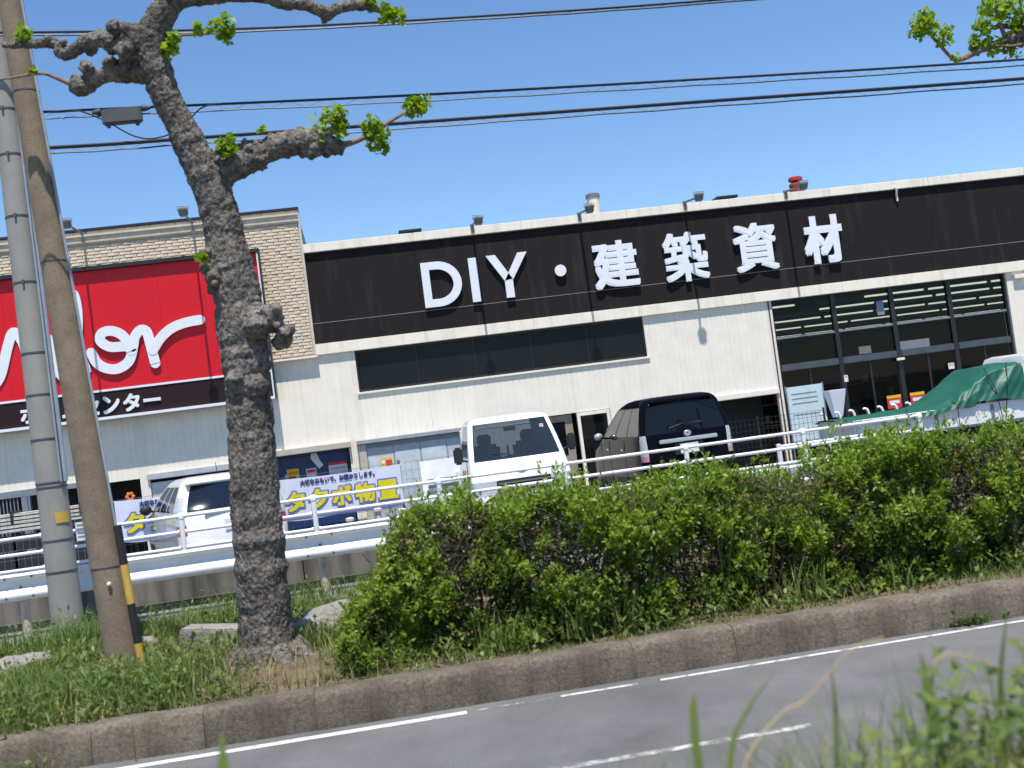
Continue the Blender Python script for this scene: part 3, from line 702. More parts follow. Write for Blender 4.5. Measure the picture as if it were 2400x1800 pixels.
poster(.32, .62, 1.38, 1.64, FY-.56, paper['yellow'], 'yellow and red poster on the grey porch shutter', ((.45, .95, .1, .8, paper['red']), (.1, .4, .5, .8, paper['white'])))
# white paper cut-out on the shed, plain shape
o = MB().prism([(-1.36, 1.98), (-1.22, 1.99), (-1.16, 1.80), (-1.08, 1.66), (-1.20, 1.58), (-1.30, 1.74), (-1.38, 1.86)], yP-.004, yP+.004).build('paper_cutout', paper['white'])
tag(o, 'irregular white paper cut-out high on the blue shed', 'cut-out')
t = thing('flower_ornament', (-5.74, FY-.08, .12), 'orange pinwheel flower on a stick in the dark doorway', 'ornament')
MB().tube([(0, 0, 0), (0, 0, 1.4)], .008, 6).build('stick', trim_blk, t)
for i in range(6):
    a = i*math.pi/3; MB().blob((.075*math.cos(a), 0, 1.4+.075*math.sin(a)), .05, 1, .1, 2, (1, .3, 1)).build('petal', paper['orange'], t, smooth=60)

# ---------------------------------------------------------------- notice board, tapered stand, red posters, hoops near the entrance
t = thing('notice_board', (10.93, 27.5, .15), 'pale blue-white notice board standing left of the entrance glass', 'board')
MB().box(-.46, .46, -.02, .02, .55, 1.92).build('panel', paper['cyan'], t, bevel=.006)
MB().box(-.49, -.462, -.025, .025, 0, 1.95).box(.462, .49, -.025, .025, 0, 1.95).build('frame', alu, t)
for z in (1.72, 1.6, 1.48, 1.2): MB().box(-.36, .3, -.0235, -.0205, z, z+.03).build('print_line', steel_blue, t)
t = thing('tapered_stand', (11.49, 27.0, .15), 'white tapered planter stand narrowing to its foot by the entrance', 'planter')
MB().add([(-.10, -.09, 1.05), (.10, -.09, 1.05), (.10, .09, 1.05), (-.10, .09, 1.05), (-.22, -.2, 1.72), (.22, -.2, 1.72), (.22, .2, 1.72), (-.22, .2, 1.72)], [(3,2,1,0),(4,5,6,7),(0,1,5,4),(1,2,6,5),(2,3,7,6),(3,0,4,7)]).build('vessel', sign_white, t, bevel=.01)
MB().lathe([(.16, 0), (.16, .03), (.05, .05), (.05, 1.05)], 14).build('foot', trim_blk, t, smooth=40)
for (x0, x1, lb) in ((13.47, 13.86, 'left one of two red and yellow sale posters at the entrance'), (14.11, 14.51, 'right one of two red and yellow sale posters at the entrance')):
    o = poster(x0, x1, 1.18, 1.52, 28.4, paper['red'], lb, ((0, 1, .78, 1, paper['yellow']), (.15, .85, .35, .6, paper['white'])))
    MB().box(-.012, .012, .006, .02, -1.04, .05).build('stake', trim_blk, o)
hoop = None
for i in range(8):
    x = 10.77+i*.357
    t = thing('curved_hoop', (x, 26.0, .2), 'white curved hoop end in the row before the entrance', 'hoop', 'white hoops before the entrance')
    if hoop is None:
        m = MB().tube([(0, 0, 0), (0, 0, .95), (-.01, 0, 1.05), (-.04, 0, 1.12), (-.09, 0, 1.15), (-.14, 0, 1.14)], [.03, .03, .034, .034, .03, .02], 8)
        h = m.build('tube', white_paint, t, smooth=60); hoop = h.data
    else: inst('tube', hoop, t)

# ---------------------------------------------------------------- mesh fences in the lot
def mesh_fence(x0, x1, y, z0, z1, label, mat, step=.11, post_step=2.0, rz=.16, thick=.0035):
    t = thing('mesh_fence', (x0, y, z0), label, 'fence')
    L = x1-x0; H = z1-z0
    n = max(1, round(L/post_step))
    for i in range(n+1): MB().tube([(L*i/n, .03, 0), (L*i/n, .03, H+.05)], .025, 8).build('post', mat, t, smooth=50)
    for i in range(n):
        a, b = L*i/n, L*(i+1)/n; m = MB()
        q = int((b-a)/step)
        for j in range(1, q): m.tube([(a+(b-a)*j/q, 0, .04), (a+(b-a)*j/q, 0, H)], thick, 4, False)
        for j in range(int(H/rz)+1):
            z = H-j*rz; m.tube([(a, 0, z), (b, 0, z)], thick*1.2, 4, False)
        m.build('wire_panel', mat, t)
    return t
mesh_fence(-9.6, 2.6, 21.2, .25, 1.64, 'grey wire mesh fence carrying the printed banners', mesh_grey)
mesh_fence(6.9, 9.92, 24.0, .22, 1.50, 'dark brown wire mesh fence right of the black minivan', mesh_brown, .10, 1.5, .12, .004)

# banners
def banner(x0, x1, z0, z1, y, label, tx0, tx1):
    t = thing('banner', (x0, y, z0), label, 'banner', 'printed banners hung on the mesh fence')
    L, H = x1-x0, z1-z0; nx, nz = 24, 8; vs = []
    for j in range(nz+1):
        for i in range(nx+1):
            u, v_ = i/nx, j/nz
            vs.append((u*L, .006*noise.noise(Vector((u*5, v_*2, x0))), v_*H - .02*math.sin(u*math.pi*3)*(1-v_) - .03*math.sin(u*math.pi)))
    MB().add(vs, [(j*(nx+1)+i, j*(nx+1)+i+1, (j+1)*(nx+1)+i+1, (j+1)*(nx+1)+i) for j in range(nz) for i in range(nx)]).build('cloth', banner_m, t, smooth=180)
    off = t.location
    fit_text('headline', '大切なおもいで、お預かりします。', x0+L*.19, x0+L*.79, z0+H*.79, z0+H*.93, y-.0105, txt_navy, t, .004, .004, off, .0003)
    big = 'タクボ物置'; w_ = (L*.93)/5
    for i, ch_ in enumerate(big):
        a = x0+L*.045+i*w_; zz0, zz1 = z0+H*.17, z0+H*.68
        fit_text('print_outline', ch_, a+.005, a+w_-.005, zz0-.015, zz1+.015, y-.0095, txt_violet, t, .030, .004, off, .0003)
        fit_text('print_character', ch_, a+.03, a+w_-.03, zz0+.012, zz1-.012, y-.016, txt_yellow, t, .014, .004, off, .0003)
    MB().prism([(0, H*.02), (L, H*.0), (L, H*.05), (0, H*.10)], -.012, -.008).build('blue_stripe', txt_violet, t)
    MB().box(L*.42, L*.62, -.018, -.0125, H*.055, H*.085).build('small_print', txt_navy, t)
    for (u, v_) in ((0, H), (L, H), (0, 0), (L, 0)): MB().tube([(u, 0, v_-.02), (u*1.0+(-.06 if u == 0 else .06), .1, v_+.03)], .004, 5).build('tie', white_paint, t)
    return t
banner(-1.66, .58, .88, 1.62, 21.1, 'white banner with big yellow characters right of the tree trunk', 0, 0)
banner(-4.47, -2.25, .90, 1.63, 21.1, 'white banner with yellow characters half hidden behind the white car', 0, 0)
# garden posts under the banner, and a white A-board
for i, (x, h, y) in enumerate(((-1.45, .30, 20.3), (-1.22, .26, 20.4), (-.92, .40, 20.3), (-.62, .30, 20.2), (-.42, .52, 20.5), (-.20, .50, 20.4), (.08, .62, 20.5), (.28, .46, 20.3), (.50, .56, 20.4))):
    t = thing('garden_post', (x, y, .30), 'pale stone garden post standing below the banner', 'garden post', 'stone garden posts below the banner')
    MB().lathe([(.085, 0), (.085, .05), (.055, .07), (.05, h-.08), (.08, h-.06), (.08, h-.02), (.04, h)], 10).build('shaft', stone_m if i % 2 else pale_lumber, t, smooth=40)
t = thing('sandwich_board', (1.28, 20.6, .3), 'white folding board with grey print behind the fence beside the white van', 'board')
rot = Matrix.Rotation(R(-10), 3, 'X')
MB().cbox((0, 0, .72), (.36, .012, .6), rot).build('front_leaf', paper['white'], t, bevel=.004)
MB().cbox((0, .25, .72), (.36, .012, .6), Matrix.Rotation(R(10), 3, 'X')).build('back_leaf', paper['white'], t)
for i in range(5): MB().cbox((.02, -.04+.02*i, .95-.14*i), (.28, .013, .04), rot).build('print_block', steel_blue, t)
# left yard: rack with pale boards, steel gate, notice
t = thing('board_rack', (-6.6, 24, .22), 'rack of pale stacked boards at the left behind the grey pole', 'rack')
for x in (-1.6, -.4, .9): MB().box(x, x+.06, -.3, .3, 0, 1.42).build('upright', trim_blk, t)
for i in range(5): MB().box(-1.7, 1.0, -.34+.02*i, .28, 1.02+i*.075, 1.07+i*.075).build('board', pale_lumber, t, bevel=.004)
for z in (.3, .65): MB().box(-1.65, .95, -.3, .28, z, z+.28).build('crate', trim_blk, t, bevel=.01)
t = thing('steel_gate', (-7.4, 26, .2), 'blue-grey steel gate frame at the left edge', 'gate')
MB().box(-.9, .42, -.04, .04, 1.68, 1.80).build('top_beam', steel_blue, t, bevel=.006)
for x in (0.0, -.85): MB().box(x, x+.12, -.05, .05, 0, 1.675).build('post', steel_blue, t, bevel=.006)
for i in range(9): MB().box(-.70+i*.075, -.68+i*.075, -.01, .01, .1, 1.67).build('bar', steel_blue, t)
t = thing('notice_plate', (-5.26, 22.0, .3), 'white printed notice plate on a black stand between the two poles', 'notice')
MB().box(-.20, .20, .0, .05, 0, 1.08).build('stand', trim_blk, t)
MB().box(-.13, .15, -.012, -.001, .68, 1.02).build('plate', paper['white'], t)
for z in (.95, .88, .81, .74): MB().box(-.10, .12, -.016, -.0125, z, z+.03).build('print_line', steel_blue, t)

# ================================================================ VEHICLES
def ring_body(levels, Sf, T, Sb, bowf, bowb, classify, root, mats, names=None, smooth=38):
    """closed vehicle shell lofted from rounded plan rings; classify() names the panel each cell belongs to"""
    def ring(z, w_, yf, yb, rc):
        P = []; Lb = []
        for i, s in enumerate(Sf): P.append((s*(w_-rc), yf+bowf*s*s, z)); Lb.append(('F', s, Sf[i+1]) if i < len(Sf)-1 else ('C', 'FR', 0))
        for k, a in enumerate((-60, -30)): P.append((w_-rc+rc*math.cos(R(a)), yf+bowf+rc+rc*math.sin(R(a)), z)); Lb.append(('C', 'FR', k+1))
        y0, y1 = yf+bowf+rc, yb-bowb-rc
        for i, t_ in enumerate(T): P.append((w_, y0+(y1-y0)*t_, z)); Lb.append(('R', t_, T[i+1]) if i < len(T)-1 else ('C', 'BR', 0))
        for k, a in enumerate((30, 60)): P.append((w_-rc+rc*math.cos(R(a)), y1+rc*math.sin(R(a)), z)); Lb.append(('C', 'BR', k+1))
        SB = list(reversed(Sb))
        for i, s in enumerate(SB): P.append((s*(w_-rc), yb-bowb*s*s, z)); Lb.append(('B', SB[i+1], s) if i < len(SB)-1 else ('C', 'BL', 0))
        for k, a in enumerate((120, 150)): P.append((-(w_-rc)+rc*math.cos(R(a)), y1+rc*math.sin(R(a)), z)); Lb.append(('C', 'BL', k+1))
        TT = list(reversed(T))
        for i, t_ in enumerate(TT): P.append((-w_, y0+(y1-y0)*t_, z)); Lb.append(('L', TT[i+1], t_) if i < len(TT)-1 else ('C', 'FL', 0))
        for k, a in enumerate((-150, -120)): P.append((-(w_-rc)+rc*math.cos(R(a)), yf+bowf+rc+rc*math.sin(R(a)), z)); Lb.append(('C', 'FL', k+1))
        return P, Lb
    rings = [ring(*l) for l in levels]; n = len(rings[0][0]); out = {}
    for i in range(len(levels)-1):
        zm = (levels[i][0]+levels[i+1][0])/2
        for k in range(n):
            k2 = (k+1) % n; nmz = classify(rings[i][1][k], zm)
            q = [rings[i][0][k], rings[i][0][k2], rings[i+1][0][k2], rings[i+1][0][k]]
            out.setdefault(nmz, []).append(q)
    out.setdefault('body', []).append(list(rings[-1][0])); out['body'].append(list(reversed(rings[0][0])))
    objs = {}
    for nmz, qs in out.items():
        idx = {}; m = MB()
        for q in qs:
            f = []
            for p in q:
                key = tuple(round(c, 4) for c in p)
                if key not in idx: idx[key] = len(m.v); m.v.append(key)
                if idx[key] not in f: f.append(idx[key])
            if len(f) > 2: m.f.append(tuple(f))
        base = nmz.split('#')[0]
        objs[nmz] = m.build(base, mats.get(base, mats['body']), root, smooth=smooth)
    return objs
def wheel(root, x, y, r=.31, w_=.19, side=1):
    t = MB().lathe([(r*.62, -w_/2), (r*.95, -w_/2), (r, -w_/2+.03), (r, w_/2-.03), (r*.95, w_/2), (r*.62, w_/2)], 24, (x, y, r), 'x').build('wheel', tyre_m, root, smooth=40)
    MB().lathe([(r*.6, -w_/2+.02), (r*.6, w_/2-.02), (r*.2, w_/2-.005)], 16, (x, y, r), 'x').build('rim', rim_m, t, smooth=40)
def lot_z(y): return .36-.24*(y-15.6)/13.4

# ---- white light truck, nose towards the road
tr = thing('light_truck', (2.44, 18.35, lot_z(18.6)), 'white light truck facing the road behind the fence, left of the black minivan', 'truck', rz=R(1.5))
lv = [(.24, .76, .10, 1.9, .10), (.30, .81, .03, 1.92, .10), (.58, .825, .0, 1.92, .10), (.66, .825, .012, 1.92, .10), (.84, .825, .03, 1.92, .10), (.90, .825, .04, 1.92, .10), (1.0, .82, .08, 1.92, .11), (1.12, .81, .17, 1.92, .12), (1.19, .80, .26, 1.92, .08),
      (1.22, .797, .30, 1.92, .05), (1.52, .75, .53, 1.90, .05), (1.83, .69, .77, 1.88, .05), (1.87, .67, .82, 1.87, .08), (1.91, .63, .90, 1.84, .12), (1.94, .54, 1.03, 1.76, .14), (1.95, .40, 1.2, 1.6, .12)]
def cl_truck(lb, z):
    if 1.22 < z < 1.83:
        if lb[0] == 'F' and abs(lb[1]+lb[2])/2 < .95: return 'windscreen'
        if lb[0] in 'RL' and .08 < (lb[1]+lb[2])/2 < .78: return 'side_window#'+lb[0]
        if lb[0] == 'B' and abs(lb[1]+lb[2])/2 < .8: return 'rear_window'
    if .66 < z < .9 and lb[0] == 'F' and abs(lb[1]+lb[2])/2 > .62: return 'headlamp#'+('r' if lb[1] > 0 else 'l')
    if .66 < z < .9 and lb[0] == 'C' and lb[1] == 'FR': return 'headlamp#r'
    if .66 < z < .9 and lb[0] == 'C' and lb[1] == 'FL': return 'headlamp#l'
    if z < .3: return 'lower_skirt'
    return 'body'
ring_body(lv, [-1, -.96, -.6, -.3, 0, .3, .6, .96, 1], [0, .08, .4, .78, .86, 1], [-1, -.82, 0, .82, 1], .09, .0, cl_truck, tr,
          dict(body=car_white, windscreen=car_glass, side_window=car_glass, rear_window=car_glass, headlamp=lamp_clear, lower_skirt=trim_blk))
g = MB().box(-.44, .44, -.018, .045, .70, .90).build('grille', trim_blk, tr, bevel=.01)
for z in (.75, .80, .85): MB().box(-.42, .42, -.030, -.012, z-.012, z+.012).build('grille_bar', lamp_grey, g)
MB().box(-.81, .81, -.02, .14, .32, .62).build('bumper', car_white, tr, bevel=.04)
MB().box(-.30, .30, -.035, -.019, .42, .56).build('air_intake', trim_blk, tr)
MB().box(-.165, .165, -.05, -.036, .50, .665).build('number_plate', plate_m, tr)
em = MB()
for (a, b) in ((.062, .04), (.02, .036), (.042, .016)):
    em.tube([(a*math.cos(q), .055+.0, 1.06+b*math.sin(q)) for q in np.linspace(0, 2*math.pi, 21)], .006, 5, False)
em.build('emblem', chrome, tr)
for s in (-1, 1):
    MB().tube([(s*.05+(.0), .33, 1.25), (s*.05+.5*(-1 if s > 0 else -1)*.9+.1, .40, 1.33)], .008, 5).build('wiper', trim_blk, tr)
    a = MB().tube([(s*.80, .55, 1.25), (s*.95, .50, 1.30)], .015, 6).build('mirror', trim_blk, tr)
    MB().box(s*.95-.075, s*.95+.075, .46, .54, 1.22, 1.50).build('mirror_shell', trim_blk, a, bevel=.03)
    MB().cbox((s*.38, 1.45, 1.05), (.26, .12, .42)).build('seat', seat_m, tr, bevel=.06)
    MB().cbox((s*.38, 1.42, 1.55), (.12, .05, .10)).build('headrest', seat_m, tr, bevel=.03)
    MB().box(s*.828-.006, s*.828+.006, .5, .505, .5, 1.22).build('door_seam', trim_blk, tr)
    wheel(tr, s*.70, .62); wheel(tr, s*.70, 3.1)
MB().box(-.70, .70, .50, .75, .9, 1.24).build('dashboard', trim_blk, tr, bevel=.03)
MB().tube([(.38+.18*math.cos(q), .86+.06*math.sin(q), 1.27+.17*math.sin(q)) for q in np.linspace(0, 2*math.pi, 21)], .014, 6, False).build('steering_wheel', trim_blk, tr)
MB().cbox((0, .83, 1.70), (.10, .02, .035)).build('rear_mirror', trim_blk, tr)
MB().cbox((.52, .70, 1.69), (.035, .004, .03)).build('inspection_sticker', paper['pink'], tr)
MB().box(-.82, .82, 2.02, 4.1, .62, .70).build('cargo_deck', rim_m, tr)
for (x0, x1, y0, y1) in ((-.84, -.81, 2.02, 4.1), (.81, .84, 2.02, 4.1), (-.805, .805, 4.07, 4.1)): MB().box(x0, x1, y0, y1, .705, 1.05).build('cargo_gate', car_white, tr)
MB().tube([(-.7, 2.05, .71), (-.7, 2.05, 1.75), (.7, 2.05, 1.75), (.7, 2.05, .71)], .02, 6).build('guard_frame', car_white, tr)
MB().box(-.838, -.826, .95, 1.15, .85, 1.10).build('door_sticker', M('sticker_red', (.6, .25, .25), .5), tr)
MB().box(-.6, .6, .5, 3.8, .25, .45).build('chassis', trim_blk, tr)

# ---- black minivan, tail towards the road
mv = thing('minivan', (5.62, 19.75, lot_z(20.2)), 'black minivan parked tail towards the road, chrome bar below its rear window', 'minivan', rz=R(0))
lv = [(.24, .78, .12, 4.5, .12), (.34, .83, .03, 4.58, .12), (.56, .845, .0, 4.6, .12), (.66, .845, .02, 4.6, .12), (.82, .845, .04, 4.56, .12), (.92, .845, .045, 4.5, .12), (1.0, .845, .05, 4.42, .12), (1.10, .84, .055, 3.98, .11),
      (1.20, .835, .06, 3.68, .10), (1.28, .825, .075, 3.55, .09), (1.50, .785, .13, 3.05, .09), (1.78, .715, .21, 2.35, .09), (1.84, .69, .235, 2.1, .12), (1.90, .63, .30, 1.85, .15), (1.935, .52, .45, 1.65, .16), (1.945, .36, .7, 1.45, .14)]
def cl_mv(lb, z):
    if 1.28 < z < 1.78:
        if lb[0] == 'F' and abs(lb[1]+lb[2])/2 < .97: return 'rear_window'
        if lb[0] in 'RL':
            mid = (lb[1]+lb[2])/2
            for i, (a, b) in enumerate(((.03, .30), (.33, .62), (.66, .93))):
                if a < mid < b: return 'side_window#%s%d' % (lb[0], i)
        if lb[0] == 'B' and abs(lb[1]+lb[2])/2 < .95: return 'windscreen'
    if .82 < z < 1.28 and lb[0] == 'C' and lb[1] in ('FR', 'FL'):
        sd_ = lb[1]
        return ('lower_tail_lamp#' if z < .9 else 'tail_lamp#')+sd_
    return 'body'
ring_body(lv, [-1, -.86, -.5, 0, .5, .86, 1], [0, .03, .30, .33, .62, .66, .93, 1], [-1, -.9, 0, .9, 1], .05, .10, cl_mv, mv,
          dict(body=car_black, rear_window=privacy, side_window=privacy, windscreen=car_glass, tail_lamp=lamp_clear, lower_tail_lamp=M('lamp_pink', (0.50, 0.22, 0.24), .15, .1, coat=1.0)))
MB().box(-.53, .53, -.005, .055, 1.105, 1.175).build('chrome_garnish', chrome, mv, bevel=.012)
em = MB()
for (a, b) in ((.062, .044), (.022, .040), (.044, .018)):
    em.tube([(a*math.cos(q), .022, 1.245+b*math.sin(q)) for q in np.linspace(0, 2*math.pi, 21)], .007, 5, False)
em.build('emblem', chrome, mv)
MB().box(-.165, .165, .005, .03, .90, 1.065).build('number_plate', plate_m, mv)
MB().box(-.26, .26, .02, .06, .88, 1.09).build('plate_recess', trim_blk, mv)
MB().tube([(-.3, .105, 1.36), (-.05, .12, 1.42), (.32, .125, 1.415)], .010, 6).build('wiper', trim_blk, mv)
MB().box(-.56, .56, .22, .40, 1.83, 1.865).build('roof_spoiler', car_black, mv, bevel=.012)
MB().box(-.80, .80, -.025, .12, .40, .60).build('bumper', car_black, mv, bevel=.04)
for s in (-1, 1):
    MB().box(s*.62-.07, s*.62+.07, -.035, -.02, .50, .54).build('reflector', lamp_red, mv)
    wheel(mv, s*.74, 1.0, .32); wheel(mv, s*.74, 3.75, .32)
    a = MB().tube([(s*.80, 3.1, 1.26), (s*.93, 3.05, 1.28)], .02, 6).build('mirror', car_black, mv)
    MB().blob((s*.98, 3.03, 1.31), .10, 2, .05, 1, (.9, .6, .75)).build('mirror_shell', chrome, a, smooth=80)
    for y in (1.55, 2.85): MB().box(s*.85-.008, s*.85+.008, y, y+.16, 1.02, 1.05).build('door_handle', chrome, mv, bevel=.006)
    for y in (1.45, 2.75, 3.55): MB().box(s*.846-.004, s*.846+.004, y, y+.006, .4, 1.2).build('door_seam', trim_blk, mv)

# ---- white wagon, mostly behind the tree trunk
wg = thing('station_wagon', (-2.14, 18.55, lot_z(18.9)), 'white station wagon seen from behind, half hidden by the tree trunk', 'car', rz=R(17))
lv = [(.22, .78, .12, 4.4, .14), (.32, .84, .03, 4.5, .14), (.54, .865, .0, 4.55, .14), (.70, .87, .01, 4.55, .14), (.86, .87, .04, 4.3, .14), (.98, .865, .07, 3.7, .13), (1.06, .855, .10, 3.5, .11),
      (1.12, .84, .14, 3.4, .10), (1.30, .77, .28, 2.95, .10), (1.46, .69, .42, 2.5, .10), (1.52, .65, .48, 2.35, .13), (1.57, .57, .62, 2.2, .16), (1.59, .42, .85, 2.0, .15)]
def cl_wg(lb, z):
    if 1.06 < z < 1.46:
        if lb[0] == 'F' and abs(lb[1]+lb[2])/2 < .93: return 'rear_window'
        if lb[0] in 'RL':
            mid = (lb[1]+lb[2])/2
            for i, (a, b) in enumerate(((.06, .34), (.37, .62), (.65, .95))):
                if a < mid < b: return 'side_window#%s%d' % (lb[0], i)
        if lb[0] == 'B' and abs(lb[1]+lb[2])/2 < .95: return 'windscreen'
    if .70 < z < 1.30 and lb[0] == 'C' and lb[1] in ('FR', 'FL'): return ('lower_tail_lamp#' if z < .86 else 'tail_lamp#')+lb[1]
    return 'body'
ring_body(lv, [-1, -.92, -.5, 0, .5, .92, 1], [0, .06, .34, .37, .62, .65, .95, 1], [-1, -.9, 0, .9, 1], .12, .2, cl_wg, wg,
          dict(body=car_white, rear_window=M('sky_reflection_glass', (0.008, 0.012, 0.022), .04, 0, spec=.7), side_window=privacy, windscreen=car_glass, tail_lamp=lamp_clear, lower_tail_lamp=lamp_red))  # rear window: blue of the reflected sky put into the base colour
MB().box(-.62, .62, .40, .60, 1.475, 1.515).build('roof_spoiler', car_white, wg, bevel=.015)
MB().box(-.45, .45, .07, .11, .985, 1.02).build('tailgate_trim', chrome, wg, bevel=.01)
MB().box(-.165, .165, .0, .03, .72, .885).build('number_plate', plate_m, wg)
MB().box(-.80, .80, -.03, .12, .36, .58).build('bumper', car_white, wg, bevel=.05)
MB().box(-.66, .66, -.032, .05, .25, .352).build('diffuser', trim_blk, wg)
MB().tube([(.0, 1.1, 1.585), (.0, 1.16, 1.78)], .006, 5).build('aerial', trim_blk, wg)
em = MB()
for (a, b) in ((.07, .048), (.025, .045), (.05, .02)): em.tube([(a*math.cos(q), .055, .94+b*math.sin(q)) for q in np.linspace(0, 2*math.pi, 21)], .007, 5, False)
em.build('emblem', steel_blue, wg)
for s in (-1, 1):
    wheel(wg, s*.76, .95, .31); wheel(wg, s*.76, 3.7, .31)
    a = MB().tube([(s*.83, 2.9, 1.05), (s*.95, 2.86, 1.08)], .02, 6).build('mirror', trim_blk, wg)
    MB().blob((s*1.0, 2.84, 1.1), .12, 2, .05, 1, (.9, .6, .75)).build('mirror_shell', trim_blk, a, smooth=80)

# ---- flatbed truck under a green tarpaulin, side-on at the right
fb = thing('flatbed_truck', (10.45, 20.65, lot_z(20.6)), 'white flatbed truck with a green tarpaulin over its load at the right edge', 'truck')
MB().box(-1.7, 1.65, -.80, .80, .66, .78).build('cargo_deck', rim_m, fb)
for (x0, x1) in ((-1.7, -.02), (-.01, 1.65)):
    for s in (-1, 1): MB().box(x0, x1, s*.82-.02, s*.82+.02, .70, 1.06).build('cargo_gate', car_white, fb, bevel=.01)
MB().box(-1.74, -1.705, -.82, .82, .70, 1.06).build('tail_gate', car_white, fb)
for x in (-1.2, -.2, .9): MB().box(x, x+.06, -.855, -.842, .70, 1.03).build('gate_latch', lamp_grey, fb)
MB().box(-1.6, 4.0, -.35, .35, .42, .655).build('chassis', trim_blk, fb)
for s in (-1, 1):
    for x in (-.75, 2.9): 
        w_ = MB().lathe([(.2, -.1), (.33, -.1), (.35, -.07), (.35, .07), (.33, .1), (.2, .1)], 24, (x, s*.68, .35), 'y').build('wheel', tyre_m, fb, smooth=40)
        MB().lathe([(.2, -.09), (.2, .09), (.06, .1)], 16, (x, s*.68, .35), 'y').build('rim', rim_m, w_, smooth=40)
def tarp_top(x):
    P = [(-1.75, 1.07), (-.9, 1.09), (-.1, 1.11), (.15, 1.18), (.55, 1.40), (.95, 1.63), (1.1, 1.70), (1.25, 1.72), (1.70, 1.74)]
    return float(np.interp(x, *zip(*P)))
nx, nv = 120, 64; vs = []
for i in range(nx+1):
    x = -1.78+3.42*i/nx; tp = tarp_top(x); low = .99+.05*math.sin(x*2.1)+.03*noise.noise(Vector((x*3, 0, 0)))+(.06 if x > .6 else 0)
    path = [(-.90, low), (-.875, low+(tp-low)*.5), (-.80, tp-.06), (-.62, tp), (0, tp+.02), (.62, tp), (.80, tp-.06), (.875, low+(tp-low)*.5), (.90, low)]
    pos = np.linspace(0, len(path)-1, nv+1)
    for q in pos:
        a = int(min(q, len(path)-2)); f_ = q-a; y = path[a][0]*(1-f_)+path[a+1][0]*f_; z = path[a][1]*(1-f_)+path[a+1][1]*f_
        wv = (.5-abs(noise.noise(Vector((x*2.6-z*2.6, y*1.2, z*1.0))))*1.8)*.05+(.5-abs(noise.noise(Vector((x*6-z*5, y*1.5, 5))))*1.8)*.025
        vs.append((x, y-wv*(1 if y < 0 else -1), z+wv*.5))
fs = [(i*(nv+1)+k, (i+1)*(nv+1)+k, (i+1)*(nv+1)+k+1, i*(nv+1)+k+1) for i in range(nx) for k in range(nv)]
MB().add(vs, fs).build('tarpaulin', tarp_m, fb, smooth=180)
for (xa, xb, za) in ((.9, 1.1, 1.70), (.2, .25, 1.2), (1.35, 1.15, 1.75), (-.7, -.8, 1.14)):
    MB().tube([(xa, -.80, za), (xa*.5+xb*.5, -.93, za*.5+.46), (xb, -.87, .72)], .009, 5).build('rope', trim_blk, fb)
lvc = [(.40, .82, .0, 1.6, .06), (.5, .84, -.02, 1.62, .06), (1.0, .84, -.02, 1.62, .06), (1.22, .83, .02, 1.62, .06), (1.28, .82, .04, 1.62, .06), (1.76, .78, .28, 1.62, .08), (1.84, .74, .36, 1.6, .1), (1.88, .62, .5, 1.5, .1)]
def cl_fb(lb, z):
    if 1.28 < z < 1.76:
        if lb[0] == 'F' and abs(lb[1]+lb[2])/2 < .9: return 'windscreen'
        if lb[0] in 'RL' and .08 < (lb[1]+lb[2])/2 < .7: return 'side_window#'+lb[0]
    return 'body'
cabr = bpy.data.objects.new('cab', None); COL.objects.link(cabr); cabr.parent = fb; cabr.location = (3.38, 0, 0); cabr.rotation_euler = (0, 0, R(90))
ring_body(lvc, [-1, -.9, 0, .9, 1], [0, .08, .4, .7, 1], [-1, 0, 1], .03, .0, cl_fb, cabr, dict(body=car_white, windscreen=car_glass, side_window=car_glass))
MB().box(1.66, 1.70, -.78, .78, 1.07, 1.70).build('headboard', car_white, fb)

# ================================================================ FENCES, GUARDRAIL, WALL
cw = thing('retaining_wall', (0, 15.8, .2), 'low dark stained concrete wall behind the guardrail', 'wall')
for i in range(9):
    x = -13+i*3.0
    MB().box(x, x+2.985, -.15, .15, 0, .60).build('wall_section', conc_wall, cw, bevel=.012)
pf = thing('pipe_fence', (0, 15.85, .8), 'white pipe railing with round posts on the concrete wall', 'fence')
px = [-9.53, -7.78, -6.03, -4.28, -2.53, -.78, .93, 2.68, 4.45, 6.19, 7.97]
post_me = None
for i, x in enumerate(px):
    m = MB().lathe([(.034, 0), (.034, .60), (.040, .605), (.040, .665), (.03, .68), (.0, .685)], 14)
    m.lathe([(.06, -.0), (.06, .012)], 12)
    if post_me is None:
        o = m.build('post', white_paint, pf, smooth=40); post_me = o.data; o.location = (x, 0, 0)
    else: inst('post', post_me, pf, (x, 0, 0))
for (z, x0, x1) in ((.635, -10, 8.0), (.425, -10, 7.95), (.215, -10, 7.95)):
    for a, b in zip(px[:-1], px[1:]):
        MB().tube([(a+.036, 0, z), (b-.036, 0, z)], .0235, 10).build('pipe', white_paint, pf, smooth=50)
        for e in (a+.05, b-.05): MB().tube([(e-.014, 0, z), (e+.014, 0, z)], .032, 10).build('collar', white_paint, pf, smooth=50)
pf2 = thing('low_barrier', (6.9, 17.2, .33), 'short white low barrier behind the right end of the pipe railing', 'barrier')
for x in (-.6, .35, 1.3): MB().lathe([(.04, 0), (.04, .9), (.0, .91)], 12, (x, 0, 0)).build('post', white_paint, pf2, smooth=40)
MB().tube([(-.6, 0, .86), (1.3, 0, .86)], .025, 8).build('pipe', white_paint, pf2, smooth=40)

